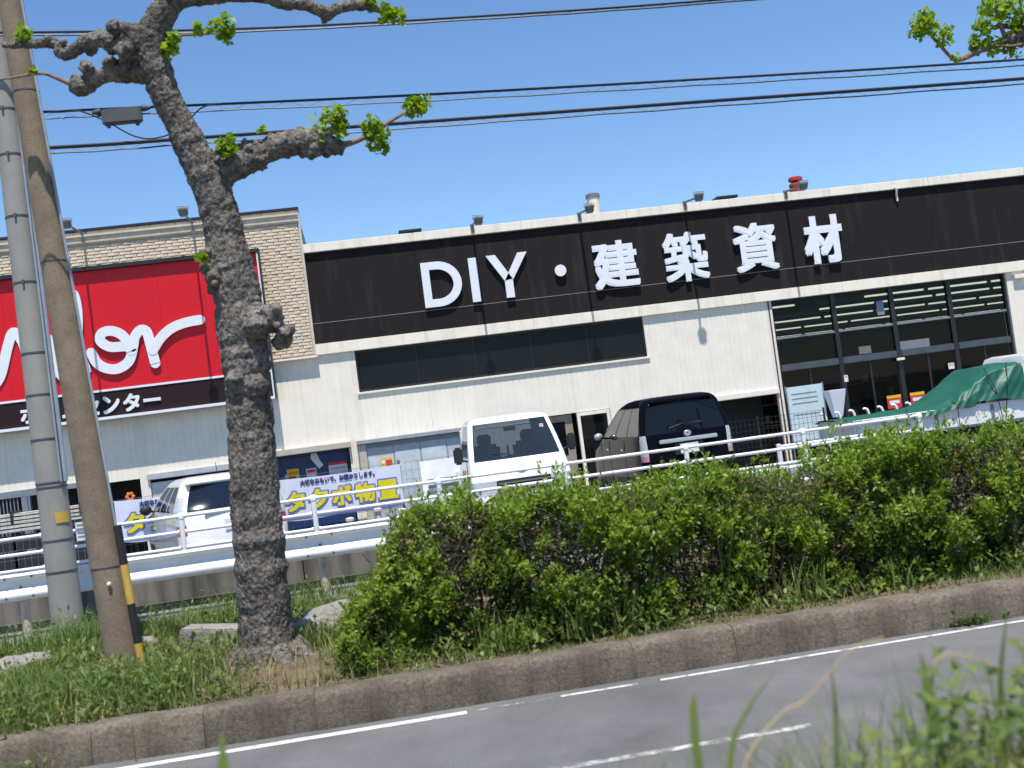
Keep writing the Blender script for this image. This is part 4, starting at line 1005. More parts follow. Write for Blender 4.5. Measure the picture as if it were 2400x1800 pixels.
gr = thing('guardrail', (0, 15.0, .26), 'white corrugated road guardrail with rusty posts behind tree and hedge', 'guardrail')
prof = [(.014, .780), (-.022, .779), (-.064, .770), (-.074, .752), (-.066, .735), (.006, .712), (.018, .690), (.018, .630), (.004, .600), (-.062, .562), (-.082, .535), (-.084, .505), (-.070, .475), (-.030, .452), (.014, .446)]
n = len(prof)
for i in range(8):
    x0 = -11.8+i*3.68; x1 = x0+3.70; dy = .004*(i % 2)
    vs = [(x, y-dy, z) for x in (x0, x1) for y, z in prof]+[(x, y-dy+.006, z) for x in (x0, x1) for y, z in prof]
    fs = [(k, k+1, n+k+1, n+k) for k in range(n-1)]+[(2*n+k+1, 2*n+k, 3*n+k, 3*n+k+1) for k in range(n-1)]
    MB().add(vs, fs).build('beam', rail_white, gr, smooth=35)
    xp = x0+.04
    MB().lathe([(.057, 0), (.057, .70), (.0, .72)], 14, (xp, .085, 0)).build('post', rust_post, gr, smooth=40)
    for (dx, z) in ((-.16, .735), (.16, .735), (-.16, .495), (.16, .495), (0, .61)):
        MB().lathe([(.0, -.014), (.016, -.012), (.018, 0)], 8, (xp+dx, -.070 if z == .735 else (-.082 if z != .61 else -.006), z), 'y').build('bolt', bolt_m, gr)

# ================================================================ POLES AND CABLES
def pole(name, base, top, r0, r1, mat, label):
    t = thing(name, base, label, 'utility pole')
    d = Vector(top)-Vector(base); MB().tube([d*(i/12) for i in range(13)], [r0+(r1-r0)*i/12 for i in range(13)], 28).build('shaft', mat, t, smooth=50)
    return t, d
gp, gd = pole('utility_pole', (-3.71, 14.3, .15), (-3.76, 14.35, 9.5), .185, .125, pole_grey, 'grey concrete utility pole with steel bands at the left edge')
for z in (1.05, 1.42, 2.05, 2.1, 2.62, 3.15, 3.65, 4.5, 5.3, 6.05, 6.6):
    k = (z-.15)/9.35; r_ = .185-.06*k; x = gd.x*k; y = gd.y*k
    MB().lathe([(r_+.001, -.012), (r_+.006, -.010), (r_+.006, .010), (r_+.001, .012)], 24, (x, y, z-.15)).build('steel_band', band_m, gp, smooth=40)
    if z > 4: MB().box(x-.012, x+.016, y-r_-.03, y-r_, z-.175, z-.13).build('buckle', band_m, gp)
MB().tube([(.175, -.06, 1.95), (.172, -.06, 2.6), (.15, -.05, 5.2), (.12, -.05, 9.0)], .028, 10).build('conduit', conduit_m, gp, smooth=50)
MB().tube([(.14, -.12, 1.95), (.14, -.12, 4.0), (.11, -.12, 9.0)], .014, 8).build('ground_wire', conduit_m, gp, smooth=50)
yl = MB()
for a0 in np.linspace(-1.35, -.55, 6): yl.add([(.1755*math.cos(a0), .1755*math.sin(a0), 1.47), (.1755*math.cos(a0+.17), .1755*math.sin(a0+.17), 1.47), (.174*math.cos(a0+.17), .174*math.sin(a0+.17), 1.60), (.174*math.cos(a0), .174*math.sin(a0), 1.60)], [(0, 1, 2, 3)])
yl.build('yellow_mark', yellow_m, gp)
bp_, bd = pole('utility_pole', (-2.47, 11.3, .12), (-2.93, 11.35, 9.2), .158, .098, pole_brown, 'brown weathered concrete pole leaning slightly with a black and yellow guard')
MB().tube([(-.46*z/9.08+.158-.0066*z+.006, -.05, z) for z in (1.3, 3, 6, 9)], .013, 8).build('stay_wire', conduit_m, bp_, smooth=50)
for (z) in (1.13, 4.05, 5.7):
    k = z/9.08; r_ = .158-.06*k; MB().lathe([(r_+.001, -.008), (r_+.004, -.006), (r_+.004, .006), (r_+.001, .008)], 24, (bd.x*k, bd.y*k, z)).build('steel_band', band_m, bp_, smooth=40)
MB().blob((-.02, -.165, .98), .022, 1, .1).build('name_tack', sign_white, bp_)
gd_ = thing('cable_guard', (-2.27, 11.17, .15), 'black and yellow striped guard sleeve beside the brown pole foot', 'guard')
for i in range(4):
    a, b = i*.37, (i+1)*.37
    MB().tube([(-.012-.055*a, 0, a), (-.012-.055*b, 0, b-.002)], .038, 14).build('stripe', [yellow_m, blk_m][i % 2], gd_, smooth=50)

def cable(name, pts, r, label, lash=None, sag=.0):
    t = thing(name, pts[0], label, 'cable', 'overhead cables')
    P = [np.array(p)-np.array(pts[0]) for p in pts]; C_ = catmull(P, 10)
    MB().tube(C_, r, 6).build('cable', wire_m, t)
    if lash:
        dz, r2, wob, pitch = lash
        L = [np.array((p[0], p[1]-.01, p[2]-dz*(1+.06*math.sin(i*1.7)))) for i, p in enumerate(C_)]
        MB().tube(L, r2, 5).build('lashed_wire', wire_m, t)
        m = MB(); tot = C_[-1][0]-C_[0][0]; q = int(tot/pitch)
        xs_ = np.array([p[0] for p in C_]); zs = np.array([p[2] for p in C_]); ys = np.array([p[1] for p in C_])
        H = []
        for i in range(q*2):
            x = C_[0][0]+tot*(i+.5)/(q*2); z = np.interp(x, xs_, zs); H.append((x, np.interp(x, xs_, ys)-.01, z+(.004 if i % 2 else -dz-.004)))
        m.tube(H, .0017, 3, False); m.build('lashing', wire_m, t)
    return t
cable('overhead_cable', [(-8, 14.2, 6.85), (-3.6, 14.3, 6.56), (-2.66, 14.3, 6.51), (1.18, 14.3, 6.33), (4.79, 14.3, 6.20), (9.39, 14.3, 6.06), (16, 14.3, 5.95)], .016, 'upper of the two lashed cables crossing the sky, with the box', (.085, .009, .01, .45))
cable('overhead_cable', [(-8, 14.2, 6.3), (-3.29, 14.3, 6.10), (-1.5, 14.3, 6.05), (1.5, 14.3, 5.98), (5.0, 14.3, 5.90), (9.35, 14.3, 5.80), (16, 14.3, 5.7)], .023, 'lower thicker lashed cable crossing the sky above the store', (.075, .010, .01, .5))
cable('overhead_cable', [(-8, 14.0, 7.75), (-3.6, 14.0, 7.43), (-.8, 14, 7.24), (2.2, 14, 7.15), (5.19, 14, 7.11), (12, 14, 7.1)], .014, 'topmost overhead cable running off the upper edge', (.04, .012, .01, .6))
t = cable('drop_cable', [(-3.2, 14.25, 6.52), (-2.9, 14.25, 6.50), (-2.6, 14.25, 6.35), (-2.3, 14.25, 6.14), (-2.05, 14.25, 6.08), (-1.75, 14.25, 6.16), (-1.45, 14.25, 6.40), (-1.2, 14.25, 6.43)], .009, 'thin slack cable looping below the grey cable box')
t = thing('cable_closure', (-2.40, 14.28, 6.42), 'dark grey cable splice box hanging from the upper cable', 'splice box')
MB().box(-.235, .235, -.06, .06, -.12, .07).build('housing', box_m, t, bevel=.02)
for s in (-1, 1):
    MB().lathe([(.03, 0), (.045, .02), (.02, .11)] if s > 0 else [(.02, -.11), (.045, -.02), (.03, 0)], 10, (s*.235, 0, .05), 'x').build('end_cone', box_m, t, smooth=50)
    MB().box(s*.17-.02, s*.17+.02, -.03, .03, -.15, -.121).build('lug', box_m, t)

# ================================================================ TREES
def remesh(mb, voxel):
    me = bpy.data.meshes.new('tmp'); me.from_pydata(mb.v, [], mb.f); me.update()
    o = bpy.data.objects.new('tmp', me); COL.objects.link(o)
    md_ = o.modifiers.new('r', 'REMESH'); md_.mode = 'VOXEL'; md_.voxel_size = voxel
    bpy.context.view_layer.update()
    out = bpy.data.meshes.new_from_object(o.evaluated_get(bpy.context.evaluated_depsgraph_get()))
    bpy.data.objects.remove(o); return out
def barkify(me, amp=.02):
    me.update(); n = len(me.vertices); co = np.empty(n*3); nn = np.empty(n*3)
    me.vertices.foreach_get('co', co); me.vertices.foreach_get('normal', nn); co = co.reshape(-1, 3); nn = nn.reshape(-1, 3)
    N = noise.noise; h = np.empty(n)
    for i, (x, y, z) in enumerate(co.tolist()):
        a = N((x*6, y*6, z*4.5))*.5
        r1 = abs(N((x*26+3, y*26, z*11))); r2 = abs(N((x*44, y*44, z*24+7)))
        h[i] = a*.35+(.45-1.5*r1)*.45+(.4-1.5*r2)*.7+N((x*80, y*80, z*70))*.45
    co += nn*(h*amp)[:, None]; me.vertices.foreach_set('co', co.ravel()); me.update()
    me.polygons.foreach_set('use_smooth', [True]*len(me.polygons))
def gnarl(pts, y0, drift, jit):
    """branch path given as (x, z, radius) with depth drifting from y0"""
    out = []; rad = []
    P = catmull([(a[0], y0+drift*i/(len(pts)-1), a[1], a[2]) for i, a in enumerate(pts)], 5)
    for i, p in enumerate(P):
        out.append((p[0], p[1]+jit*noise.noise(Vector((i*.5, y0, 0))), p[2])); rad.append(max(.004, p[3]*(1+.28*jit/.03*noise.noise(Vector((i*.75, 5, y0+p[0]*.1))))))
    return out, rad
trunk = [(-1.05, .10, .42), (-1.05, .24, .34), (-1.06, .42, .268), (-1.04, .83, .227), (-1.02, 1.31, .219), (-1.01, 1.64, .215), (-.98, 2.12, .203), (-.96, 2.45, .2), (-.95, 2.74, .2), (-.94, 2.94, .215), (-.94, 3.19, .215), (-.94, 3.52, .205), (-.97, 3.77, .20), (-.99, 3.98, .184), (-1.0, 4.19, .172), (-1.04, 4.44, .164), (-1.1, 4.65, .16)]
leader = [(-1.1, 4.65, .158), (-1.18, 4.87, .147), (-1.25, 5.09, .131), (-1.33, 5.3, .127), (-1.38, 5.52, .131), (-1.41, 5.73, .147), (-1.38, 5.89, .135), (-1.28, 6.05, .123), (-1.17, 6.18, .113), (-1.03, 6.32, .099), (-.88, 6.56, .087), (-.8, 6.85, .075)]
rbr = [(-1.06, 4.58, .15), (-.84, 4.67, .115), (-.64, 4.76, .111), (-.43, 4.84, .107), (-.26, 4.88, .10), (-.1, 4.86, .085), (.04, 4.84, .079), (.15, 4.79, .06)]
topb = [(-1.17, 6.18, .10), (-1.0, 6.17, .065), (-.76, 6.18, .058), (-.43, 6.17, .054), (-.2, 6.10, .054), (-.03, 6.09, .05), (.13, 6.02, .054), (.26, 6.06, .05), (.43, 6.09, .046), (.63, 6.04, .029), (.79, 5.99, .017)]
lb1 = [(-1.35, 5.77, .125), (-1.57, 5.82, .114), (-1.72, 5.89, .09), (-1.85, 5.94, .069), (-1.99, 5.94, .061), (-2.11, 5.9, .057), (-2.21, 5.88, .053), (-2.23, 5.96, .049), (-2.31, 6.03, .045), (-2.44, 6.06, .04), (-2.58, 6.08, .036), (-2.79, 6.11, .028)]
lb2 = [(-1.40, 5.56, .11), (-1.63, 5.59, .082), (-1.81, 5.62, .073), (-1.95, 5.61, .073), (-2.08, 5.55, .069), (-2.15, 5.58, .038)]
TREE = thing('street_tree', (-1.05, 10.35, .2), 'pollarded street tree with knobbly dark bark and few young leaves', 'tree')
m = MB()
for pts, y0, dr, jt in ((trunk, 10.35, .0, .012), (leader, 10.35, -.15, .012), (rbr, 10.35, .25, .03), (topb, 10.22, .35, .03), (lb1, 10.28, .55, .03), (lb2, 10.30, .3, .03)):
    P, Q = gnarl(pts, y0, dr, jt); m.tube(P, Q, 14, True, .05)
for (x, z, r_, y) in ((-.68, 3.28, .115, 10.25), (-.56, 3.14, .075, 10.2), (-.60, 3.08, .09, 10.28), (-.80, 3.22, .12, 10.2), (-.62, 3.34, .06, 10.18), (-1.17, 3.78, .062, 10.25), (-1.13, 3.90, .07, 10.25), (-1.12, 3.68, .07, 10.2), (-1.14, 3.60, .05, 10.3), (-1.0, 2.78, .12, 10.22), (-.86, 2.70, .10, 10.2),
                     (-1.5, 5.86, .13, 10.25), (-1.62, 5.74, .09, 10.2), (-1.70, 5.95, .07, 10.2), (-1.88, 5.99, .07, 10.5), (-1.97, 5.90, .06, 10.55), (-2.22, 5.92, .075, 10.6), (-2.36, 6.05, .06, 10.68), (-2.0, 5.68, .065, 10.4), (-2.09, 5.55, .09, 10.45), (-1.78, 5.68, .075, 10.35),
                     (-.50, 4.90, .07, 10.48), (-.32, 4.82, .08, 10.5), (-.22, 4.96, .06, 10.5), (-.05, 4.90, .07, 10.5), (-.02, 4.78, .06, 10.55), (.10, 4.84, .055, 10.6), (-.2, 4.80, .065, 10.55), (.14, 6.0, .065, 10.45), (.40, 6.10, .055, 10.5), (-.2, 6.12, .06, 10.4), (-.6, 6.2, .06, 10.3)):
    m.blob((x, y, z), r_, 2, .35, 2.4)
for (x, z, r_, y) in ((-1.47, 5.80, .17, 10.32), (-1.56, 5.88, .13, 10.28), (-1.60, 5.70, .11, 10.3), (-1.42, 5.62, .15, 10.32), (-1.75, 5.86, .09, 10.36), (-.70, 4.80, .12, 10.42), (-.40, 4.84, .11, 10.46), (-.62, 4.72, .10, 10.4), (-.12, 4.93, .085, 10.52), (.05, 4.82, .075, 10.58), (-.15, 4.78, .08, 10.5)):
    m.blob((x, y, z), r_*.92, 3, .32, 2.3)
for i in range(9):
    a = i*.7+.3; m.tube([(-1.05+.22*math.cos(a), 10.35+.22*math.sin(a), .42), (-1.05+.36*math.cos(a), 10.35+.36*math.sin(a), .28), (-1.05+.62*math.cos(a+.1), 10.35+.62*math.sin(a+.1), .17)], [.10, .085, .03], 8)
tm = remesh(m, .012); barkify(tm, .015); tm.materials.clear(); tm.materials.append(bark_m)
for v in tm.vertices: v.co = v.co-Vector(TREE.location)
to = bpy.data.objects.new('trunk', tm); COL.objects.link(to); to.parent = TREE
twigs = [([(.12, 4.83, .033), (.3, 4.88, .025), (.47, 4.96, .021), (.68, 5.08, .017), (.86, 5.16, .013), (1.0, 5.24, .008)], 10.6, .2), ([(.36, 4.90, .018), (.44, 4.86, .012), (.50, 4.80, .007)], 10.65, .1), ([(.02, 4.86, .02), (.08, 4.98, .014), (.14, 5.08, .008)], 10.5, -.1),
         ([(-2.13, 5.58, .03), (-2.27, 5.66, .02), (-2.4, 5.73, .016), (-2.54, 5.74, .012), (-2.71, 5.73, .010), (-2.87, 5.73, .008)], 10.55, .1),
         ([(-1.32, 5.71, .022), (-1.23, 5.77, .014), (-1.13, 5.82, .012), (-1.01, 5.8, .01), (-.85, 5.79, .008), (-.72, 5.83, .006)], 10.25, -.2), ([(-.95, 4.72, .015), (-.9, 4.8, .01), (-.86, 4.88, .006)], 10.25, -.05)]
for pts, y0, dr in twigs:
    P, Q = gnarl(pts, y0, dr, .008); MB().tube(P, Q, 6).build('twig', twig_m, TREE, smooth=60, world=True)
def leaf_cluster(name, c, r, n, parent, L=.066):
    n = int(n*1.9); r = r*1.25
    c = np.array(c); d = unit(n); rr = r*rng.uniform(.15, 1.0, n)**.6
    pos = c+d*rr[:, None]*np.array([1, .9, 1.05]); nd = unit(n)*.8+np.array([0, -.1, .5])+d*.3; nd /= np.linalg.norm(nd, axis=1, keepdims=True)
    dr = np.cross(nd, unit(n)); dr /= np.linalg.norm(dr, axis=1, keepdims=True)
    l_ = L*rng.uniform(.6, 1.25, n)
    return mesh_np(name, [cards(pos-dr*l_[:, None]*.5, dr, nd, l_, l_*.95, np.clip(rng.normal(.5, .28, n), 0, 1), .12)], leaf_y, parent, parent.location, 'stuff')
for (x, z, r_, y) in ((-.12, 4.80, .04, 10.44), (-.60, 3.34, .045, 10.13), (-1.12, 3.70, .035, 10.12), (-1.10, 3.62, .03, 10.12), (-2.2, 5.98, .035, 10.53), (-2.0, 5.97, .035, 10.44), (-.62, 3.20, .03, 10.12), (-.76, 3.45, .03, 10.12)):
    MB().blob((x, y, z), r_, 2, .25, 2.0, (1, .8, 1)).build('pruning_scar', cut_m, TREE, smooth=80, world=True)
for (x, z, r_, y, n) in ((.05, 5.0, .15, 10.5, 70), (.13, 5.05, .09, 10.45, 35), (.47, 4.90, .11, 10.68, 55), (.42, 4.99, .09, 10.66, 40), (.50, 4.81, .06, 10.7, 18), (.84, 5.16, .09, 10.75, 40), (.93, 5.20, .08, 10.78, 35), (-.90, 4.80, .075, 10.2, 35), (-.84, 4.84, .06, 10.2, 20),
                         (-.76, 5.82, .09, 10.05, 45), (-.74, 5.74, .06, 10.05, 20), (-.98, 5.84, .05, 10.1, 14), (-1.26, 5.72, .07, 10.2, 35), (-1.2, 5.80, .05, 10.2, 16), (-.88, 5.84, .04, 10.1, 8), (.70, 6.0, .08, 10.55, 35), (.80, 5.98, .07, 10.56, 25), (.55, 6.1, .07, 10.5, 25), (-2.58, 6.16, .07, 10.75, 25), (-1.70, 6.03, .035, 10.4, 10), (-1.19, 3.86, .04, 10.12, 14), (-2.50, 5.78, .03, 10.6, 8), (-.55, 4.98, .03, 10.35, 6)):
    leaf_cluster('leaf_cluster', (x, y, z), r_, n, TREE)
# second tree: trunk right of the picture, one limb reaching in
T2 = thing('street_tree', (9.55, 11.9, .2), 'second street tree whose leafy limb reaches in at the upper right', 'tree')
m = MB()
for pts, y0, dr in (([(9.55, .1, .36), (9.55, .4, .25), (9.52, 1.5, .21), (9.5, 3, .2), (9.45, 4.4, .18), (9.4, 5.2, .16)], 11.9, 0), ([(9.42, 5.1, .15), (9.1, 5.55, .13), (8.54, 5.73, .12), (8.19, 5.68, .10), (7.85, 5.66, .085), (7.62, 5.64, .05)], 11.95, .05), ([(9.4, 5.1, .14), (9.6, 5.9, .11), (9.7, 6.8, .09)], 11.9, .2), ([(8.3, 5.72, .07), (8.0, 5.80, .05), (7.8, 5.82, .035)], 11.95, .1)):
    P, Q = gnarl(pts, y0, dr, .025); m.tube(P, Q, 12, True, .05)
for (x, z, r_) in ((8.2, 5.62, .13), (7.92, 5.70, .12), (7.75, 5.64, .085), (8.05, 5.80, .08)): m.blob((x, 11.98, z), r_, 2, .35, 2.4)
tm = remesh(m, .025); barkify(tm, .02); tm.materials.clear(); tm.materials.append(bark_m)
for v in tm.vertices: v.co = v.co-Vector(T2.location)
to = bpy.data.objects.new('trunk', tm); COL.objects.link(to); to.parent = T2
for pts, y0, dr in (([(7.64, 5.64, .05), (7.5, 5.61, .042), (7.33, 5.56, .036), (7.09, 5.49, .030), (6.99, 5.55, .022), (6.85, 5.74, .018), (6.71, 5.92, .013), (6.6, 5.95, .008)], 12.0, 0), ([(7.85, 5.82, .035), (7.7, 5.84, .028), (7.53, 5.82, .02), (7.4, 5.74, .012)], 12.05, 0), ([(7.7, 5.66, .03), (7.62, 5.85, .02), (7.58, 6.1, .012)], 12, -.1), ([(7.9, 5.58, .02), (7.7, 5.56, .014), (7.5, 5.58, .008)], 11.9, 0)):
    P, Q = gnarl(pts, y0, dr, .008); MB().tube(P, Q, 6).build('twig', twig_m, T2, smooth=60, world=True)
for (x, z, r_, n) in ((6.68, 5.88, .13, 45), (6.6, 5.80, .08, 22), (6.8, 5.90, .10, 35), (6.74, 5.98, .08, 22), (6.92, 5.74, .10, 34), (7.0, 5.82, .06, 12), (7.55, 5.97, .15, 60), (7.66, 6.06, .16, 70), (7.40, 5.78, .11, 40), (7.82, 6.0, .17, 80), (7.30, 5.66, .07, 16), (7.78, 5.60, .13, 45), (7.5, 5.60, .10, 30), (7.06, 5.50, .045, 9), (7.88, 5.80, .14, 50), (7.36, 5.60, .06, 12)):
    leaf_cluster('leaf_cluster', (x, 11.98+rng.uniform(-.08, .08), z), r_, n, T2)

# ================================================================ HEDGE
HEDGE = thing('hedge', (3.2, 10.3, .25), 'straggly clipped azalea hedge behind the kerb with bare brown twigs', 'hedge')
def htop(x):
    # height of the clipped top along the hedge
    P = [(-.5, .40), (-.30, .72), (-.1, .98), (.08, 1.22), (.22, 1.45), (.4, 1.55), (.8, 1.55), (1.6, 1.50), (2.4, 1.46), (3.2, 1.46), (3.75, 1.42), (4.1, 1.46), (4.5, 1.55), (5.2, 1.55), (5.6, 1.52), (6.2, 1.46), (7.0, 1.5), (9.0, 1.45)]
    return np.interp(x, *zip(*P))-.13+.07*np.sin(np.asarray(x)*3.1+1)*np.sin(np.asarray(x)*7.3)+.03*np.sin(np.asarray(x)*17)
def h_noise(p, s, o): return np.array([noise.noise(Vector((float(a[0])*s+o, float(a[1])*s, float(a[2])*s))) for a in p])
def hedge_fill(nsh, per):
    # old leaves through the depth of the bushes, so that little shows between the stems
    x = rng.uniform(-.3, 8.6, nsh); z = .28+(htop(x)-.38)*rng.uniform(0, 1, nsh); y = rng.uniform(9.85, 11.05, nsh)
    p = np.stack([x, y, z], 1); keep = h_noise(p, 3.0, 21)+rng.uniform(-.2, .2, nsh) > -.16; p = p[keep]; k = len(p); nl = k*per
    pos = np.repeat(p, per, 0)+unit(nl)*rng.uniform(0, .07, nl)[:, None]; d = unit(nl); nr = unit(nl); nr -= d*np.sum(nr*d, 1, keepdims=True); nr /= np.linalg.norm(nr, axis=1, keepdims=True)
    l_ = rng.uniform(.03, .055, nl); return cards(pos, d, nr, l_, l_*.5, np.clip(rng.normal(.1, .12, nl), 0, 1), .1)
def hedge_leaves(nsh, per):
    x = rng.uniform(-.45, 8.6, nsh); topz = htop(x)
    u = rng.uniform(0, 1, nsh); face = rng.uniform(0, 1, nsh)
    yf = 9.62+.10*np.sin(x*2.3); yb = 11.1
    # shoots sit on the clipped shell (front, top, back) with some deeper inside
    z = np.where(face < .62, .26+(topz-.26)*u**.85, topz-.05*u); y = np.where(face < .62, yf+.12*(1-np.minimum(1, (topz-z)/.4)), yf+.1+(yb-yf-.1)*u)
    y = np.where(face > .93, yb, y); z = np.where(face > .93, .3+(topz-.3)*u, z)
    shoot = rng.uniform(0, 1, nsh) < .07   # stray shoots standing out of the clipped surface
    deep = np.where(shoot, -rng.uniform(.03, .16, nsh), rng.exponential(.09, nsh)); deep = np.minimum(deep, .5)
    y = np.where(face < .62, y+deep, y); z = np.where((face >= .62) & (face <= .93), z-deep, z)
    p = np.stack([x, y, z], 1)
    nb = h_noise(p, 2.1, 3); nf = h_noise(p, 5.2, 9)
    low = np.clip((topz-z)/1.2, 0, 1)
    bare = np.zeros(nsh)
    for (cx, cz, rx, rz_) in ((2.05, 1.35, .35, .25), (3.75, 1.38, .40, .2), (.55, 1.0, .35, .3), (1.5, .95, .5, .3), (3.9, .9, .5, .35), (5.2, .85, .5, .3), (2.7, .75, .4, .25)):
        bare = np.maximum(bare, np.exp(-((x-cx)/rx)**2-((z-cz)/rz_)**2))
    keep = (nb*.9+nf*.7+rng.uniform(-.25, .25, nsh)) > (-.42+.25*low+.62*bare)
    lump = (nb*.24+nf*.15)
    p[:, 1] -= np.where(face < .62, lump, 0); p[:, 2] += np.where(face >= .62, lump*.7, 0)
    p = p[keep]; nb = nb[keep]; topz = topz[keep]; k = len(p)
    up_ = np.tile(np.array([0, -.35, .8]), (k, 1))+unit(k)*.55; up_ /= np.linalg.norm(up_, axis=1, keepdims=True)
    nl = k*per; sh = np.repeat(np.arange(k), per)
    d = unit(nl)*.85+up_[sh]*.75; d /= np.linalg.norm(d, axis=1, keepdims=True)
    pos = p[sh]+up_[sh]*rng.uniform(-.10, .07, nl)[:, None]+unit(nl)*.012
    nr = up_[sh]*.9+unit(nl)*.5; nr -= d*np.sum(nr*d, 1, keepdims=True); nr /= np.linalg.norm(nr, axis=1, keepdims=True)+1e-9
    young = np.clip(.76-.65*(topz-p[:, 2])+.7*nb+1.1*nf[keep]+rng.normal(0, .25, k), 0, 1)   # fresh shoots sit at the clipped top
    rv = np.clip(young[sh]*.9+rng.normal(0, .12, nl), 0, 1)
    l_ = rng.uniform(.024, .062, nl)*rng.uniform(.8, 1.2, k)[sh]
    return cards(pos, d, nr, l_, l_*.46, rv, .1)
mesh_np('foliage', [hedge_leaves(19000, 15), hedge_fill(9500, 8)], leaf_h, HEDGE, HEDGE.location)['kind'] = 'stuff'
n = 7000; x = rng.uniform(-.2, 8.5, n); p = np.stack([x, 9.6+rng.exponential(.25, n), .3+(htop(x)-.32)*rng.uniform(0, 1, n)], 1); d = unit(n)
mesh_np('dry_leaves', [cards(p, d, unit(n), rng.uniform(.025, .05, n), rng.uniform(.015, .025, n), rng.uniform(0, 1, n), .1)], leaf_d, HEDGE, HEDGE.location)['kind'] = 'stuff'
st = MB()
for i in range(70):
    bx = -.2+i*.125+random.uniform(-.05, .05); by = random.uniform(9.9, 10.8); tz = float(htop(bx))
    for j in range(random.randint(4, 6)):
        tip = Vector((bx+random.uniform(-.35, .35), by+random.uniform(-.45, .45), tz*random.uniform(.75, .98)))
        tip.y = max(9.66, min(11, tip.y)); b0 = Vector((bx, by, .2)); mid = b0.lerp(tip, .5)+Vector((random.uniform(-.08, .08), random.uniform(-.08, .08), random.uniform(-.08, .05)))
        st.tube([b0, b0.lerp(mid, .5)+Vector((random.uniform(-.03, .03), 0, 0)), mid, tip], [.012, .010, .007, .003], 4, False)
        for q in range(6):
            a = mid.lerp(tip, random.uniform(0, 1)); st.tube([a, a+Vector((random.uniform(-.12, .12), random.uniform(-.14, .08), random.uniform(-.02, .14)))], [.004, .0015], 3, False)
for i in range(2600):   # dead outer twigs
    x = random.uniform(-.45, 8.4); z = random.uniform(.35, float(htop(x))-.05); y = random.uniform(9.62, 9.9)
    d = Vector((random.uniform(-1, 1), random.uniform(-.5, .2), random.uniform(-.3, .8))).normalized()*random.uniform(.06, .2)
    a = Vector((x, y, z)); st.tube([a, a+d*.5+Vector((0, 0, random.uniform(-.02, .02))), a+d], [.0035, .003, .001], 3, False)
for (cx, cz, rx, rz_, n_) in ((2.05, 1.35, .35, .2, 260), (3.75, 1.38, .40, .15, 260), (.55, 1.0, .35, .3, 120), (1.5, .95, .5, .3, 130), (3.9, .9, .5, .35, 130), (5.2, .85, .5, .3, 130), (-.1, .75, .2, .25, 100)):
    for i in range(n_):   # thickets of bare twigs where the leaves have died back
        a = Vector((random.gauss(cx, rx*.7), random.uniform(9.6, 9.95), random.gauss(cz, rz_*.7)))
        if a.z > float(htop(a.x)) or a.z < .3: continue
        d = Vector((random.uniform(-1, 1), random.uniform(-.4, .3), random.uniform(-.2, 1))).normalized()*random.uniform(.08, .22)
        st.tube([a, a+d*.5+Vector((0, 0, random.uniform(-.02, .02))), a+d], [.0045, .0035, .0015], 3, False)
st.build('twigs', hedge_twig, HEDGE, world=True)['kind'] = 'stuff'
t = thing('wooden_stake', (5.62, 9.72, .2), 'weathered wooden stake standing in the hedge at the right', 'stake')
MB().tube([(0, 0, 0), (.01, 0, .5), (.03, .02, 1.0), (.035, .02, 1.12)], [.032, .03, .03, .012], 8).build('shaft', wood_stake, t, smooth=40)

# ================================================================ GRASS AND WEEDS
def scatter(n, x0, x1, y0, y1, fz, dens=None):
    x = rng.uniform(x0, x1, n); y = rng.uniform(y0, y1, n); p = np.stack([x, y, np.zeros(n)], 1)
    if dens is not None:
        d = np.array([dens(a, b) for a, b in zip(x, y)]); k = rng.uniform(0, 1, n) < d; p = p[k]
    p[:, 2] = [fz(a, b)-.01 for a, b in p[:, :2]]; return p
def verge_d(x, y):
    d = .85+.75*noise.noise(Vector((x*.9, y*.9, 2)))
    if math.hypot(x+.95, y-10.25) < .75: d -= .65
    if -.95 < x < -.2 and y < 10.6: d -= .5
    if y < 9.2: d *= .5
    if x > -.2: d = .55 if y < 9.75 else .12
    return d
p = scatter(90000, -6.5, 8.5, 9.1, 14.2, verge_z, verge_d)
hn = h_noise(p*np.array([1, 1, 0]), 1.1, 4); k = len(p)
h = np.clip(.17+.22*hn+rng.normal(0, .035, k),   .05, .48)*np.where(p[:, 0] > -.2, .75, 1.0)*np.where(p[:, 1] < 9.35, .6, 1)
gx = mesh_np('verge_grass', [blades(p, h, rng.uniform(.1, .9, k), rng.uniform(.006, .014, k), np.clip(rng.normal(.45, .25, k)+hn*.4, 0, 1))], grass_m)
tag(gx, 'rough green grass growing on the verge beneath the poles and tree', 'grass', kind='stuff')
# broader weeds on the verge
p = scatter(6500, -6, 8.3, 9.12, 13.3, verge_z, lambda x, y: max(0, verge_d(x, y)-.25) if x < -.2 else (.5 if y < 9.7 else 0)); k = len(p)
V = []
for _ in range(5):
    d = unit(k); d[:, 2] = np.abs(d[:, 2])*.6+.25; d /= np.linalg.norm(d, axis=1, keepdims=True); nr = np.tile([0, 0, 1.], (k, 1))+unit(k)*.3; nr -= d*np.sum(nr*d, 1, keepdims=True); nr /= np.linalg.norm(nr, axis=1, keepdims=True)
    V.append(cards(p+np.array([0, 0, .04])+unit(k)*.06+np.array([0, 0, .08])*rng.uniform(0, 1.6, k)[:, None], d, nr, rng.uniform(.04, .10, k), rng.uniform(.02, .045, k), np.clip(rng.normal(.5, .25, k), 0, 1), .1))
tag(mesh_np('verge_weeds', V, grass_m), 'low broad-leaved weeds scattered over the verge and kerb edge', 'weeds', kind='stuff')
p = scatter(15000, -6.5, 4, 9.15, 13.5, verge_z, lambda x, y: .35+.6*noise.noise(Vector((x*1.4, y*1.4, 12))) if x < -.2 else .15); k = len(p)
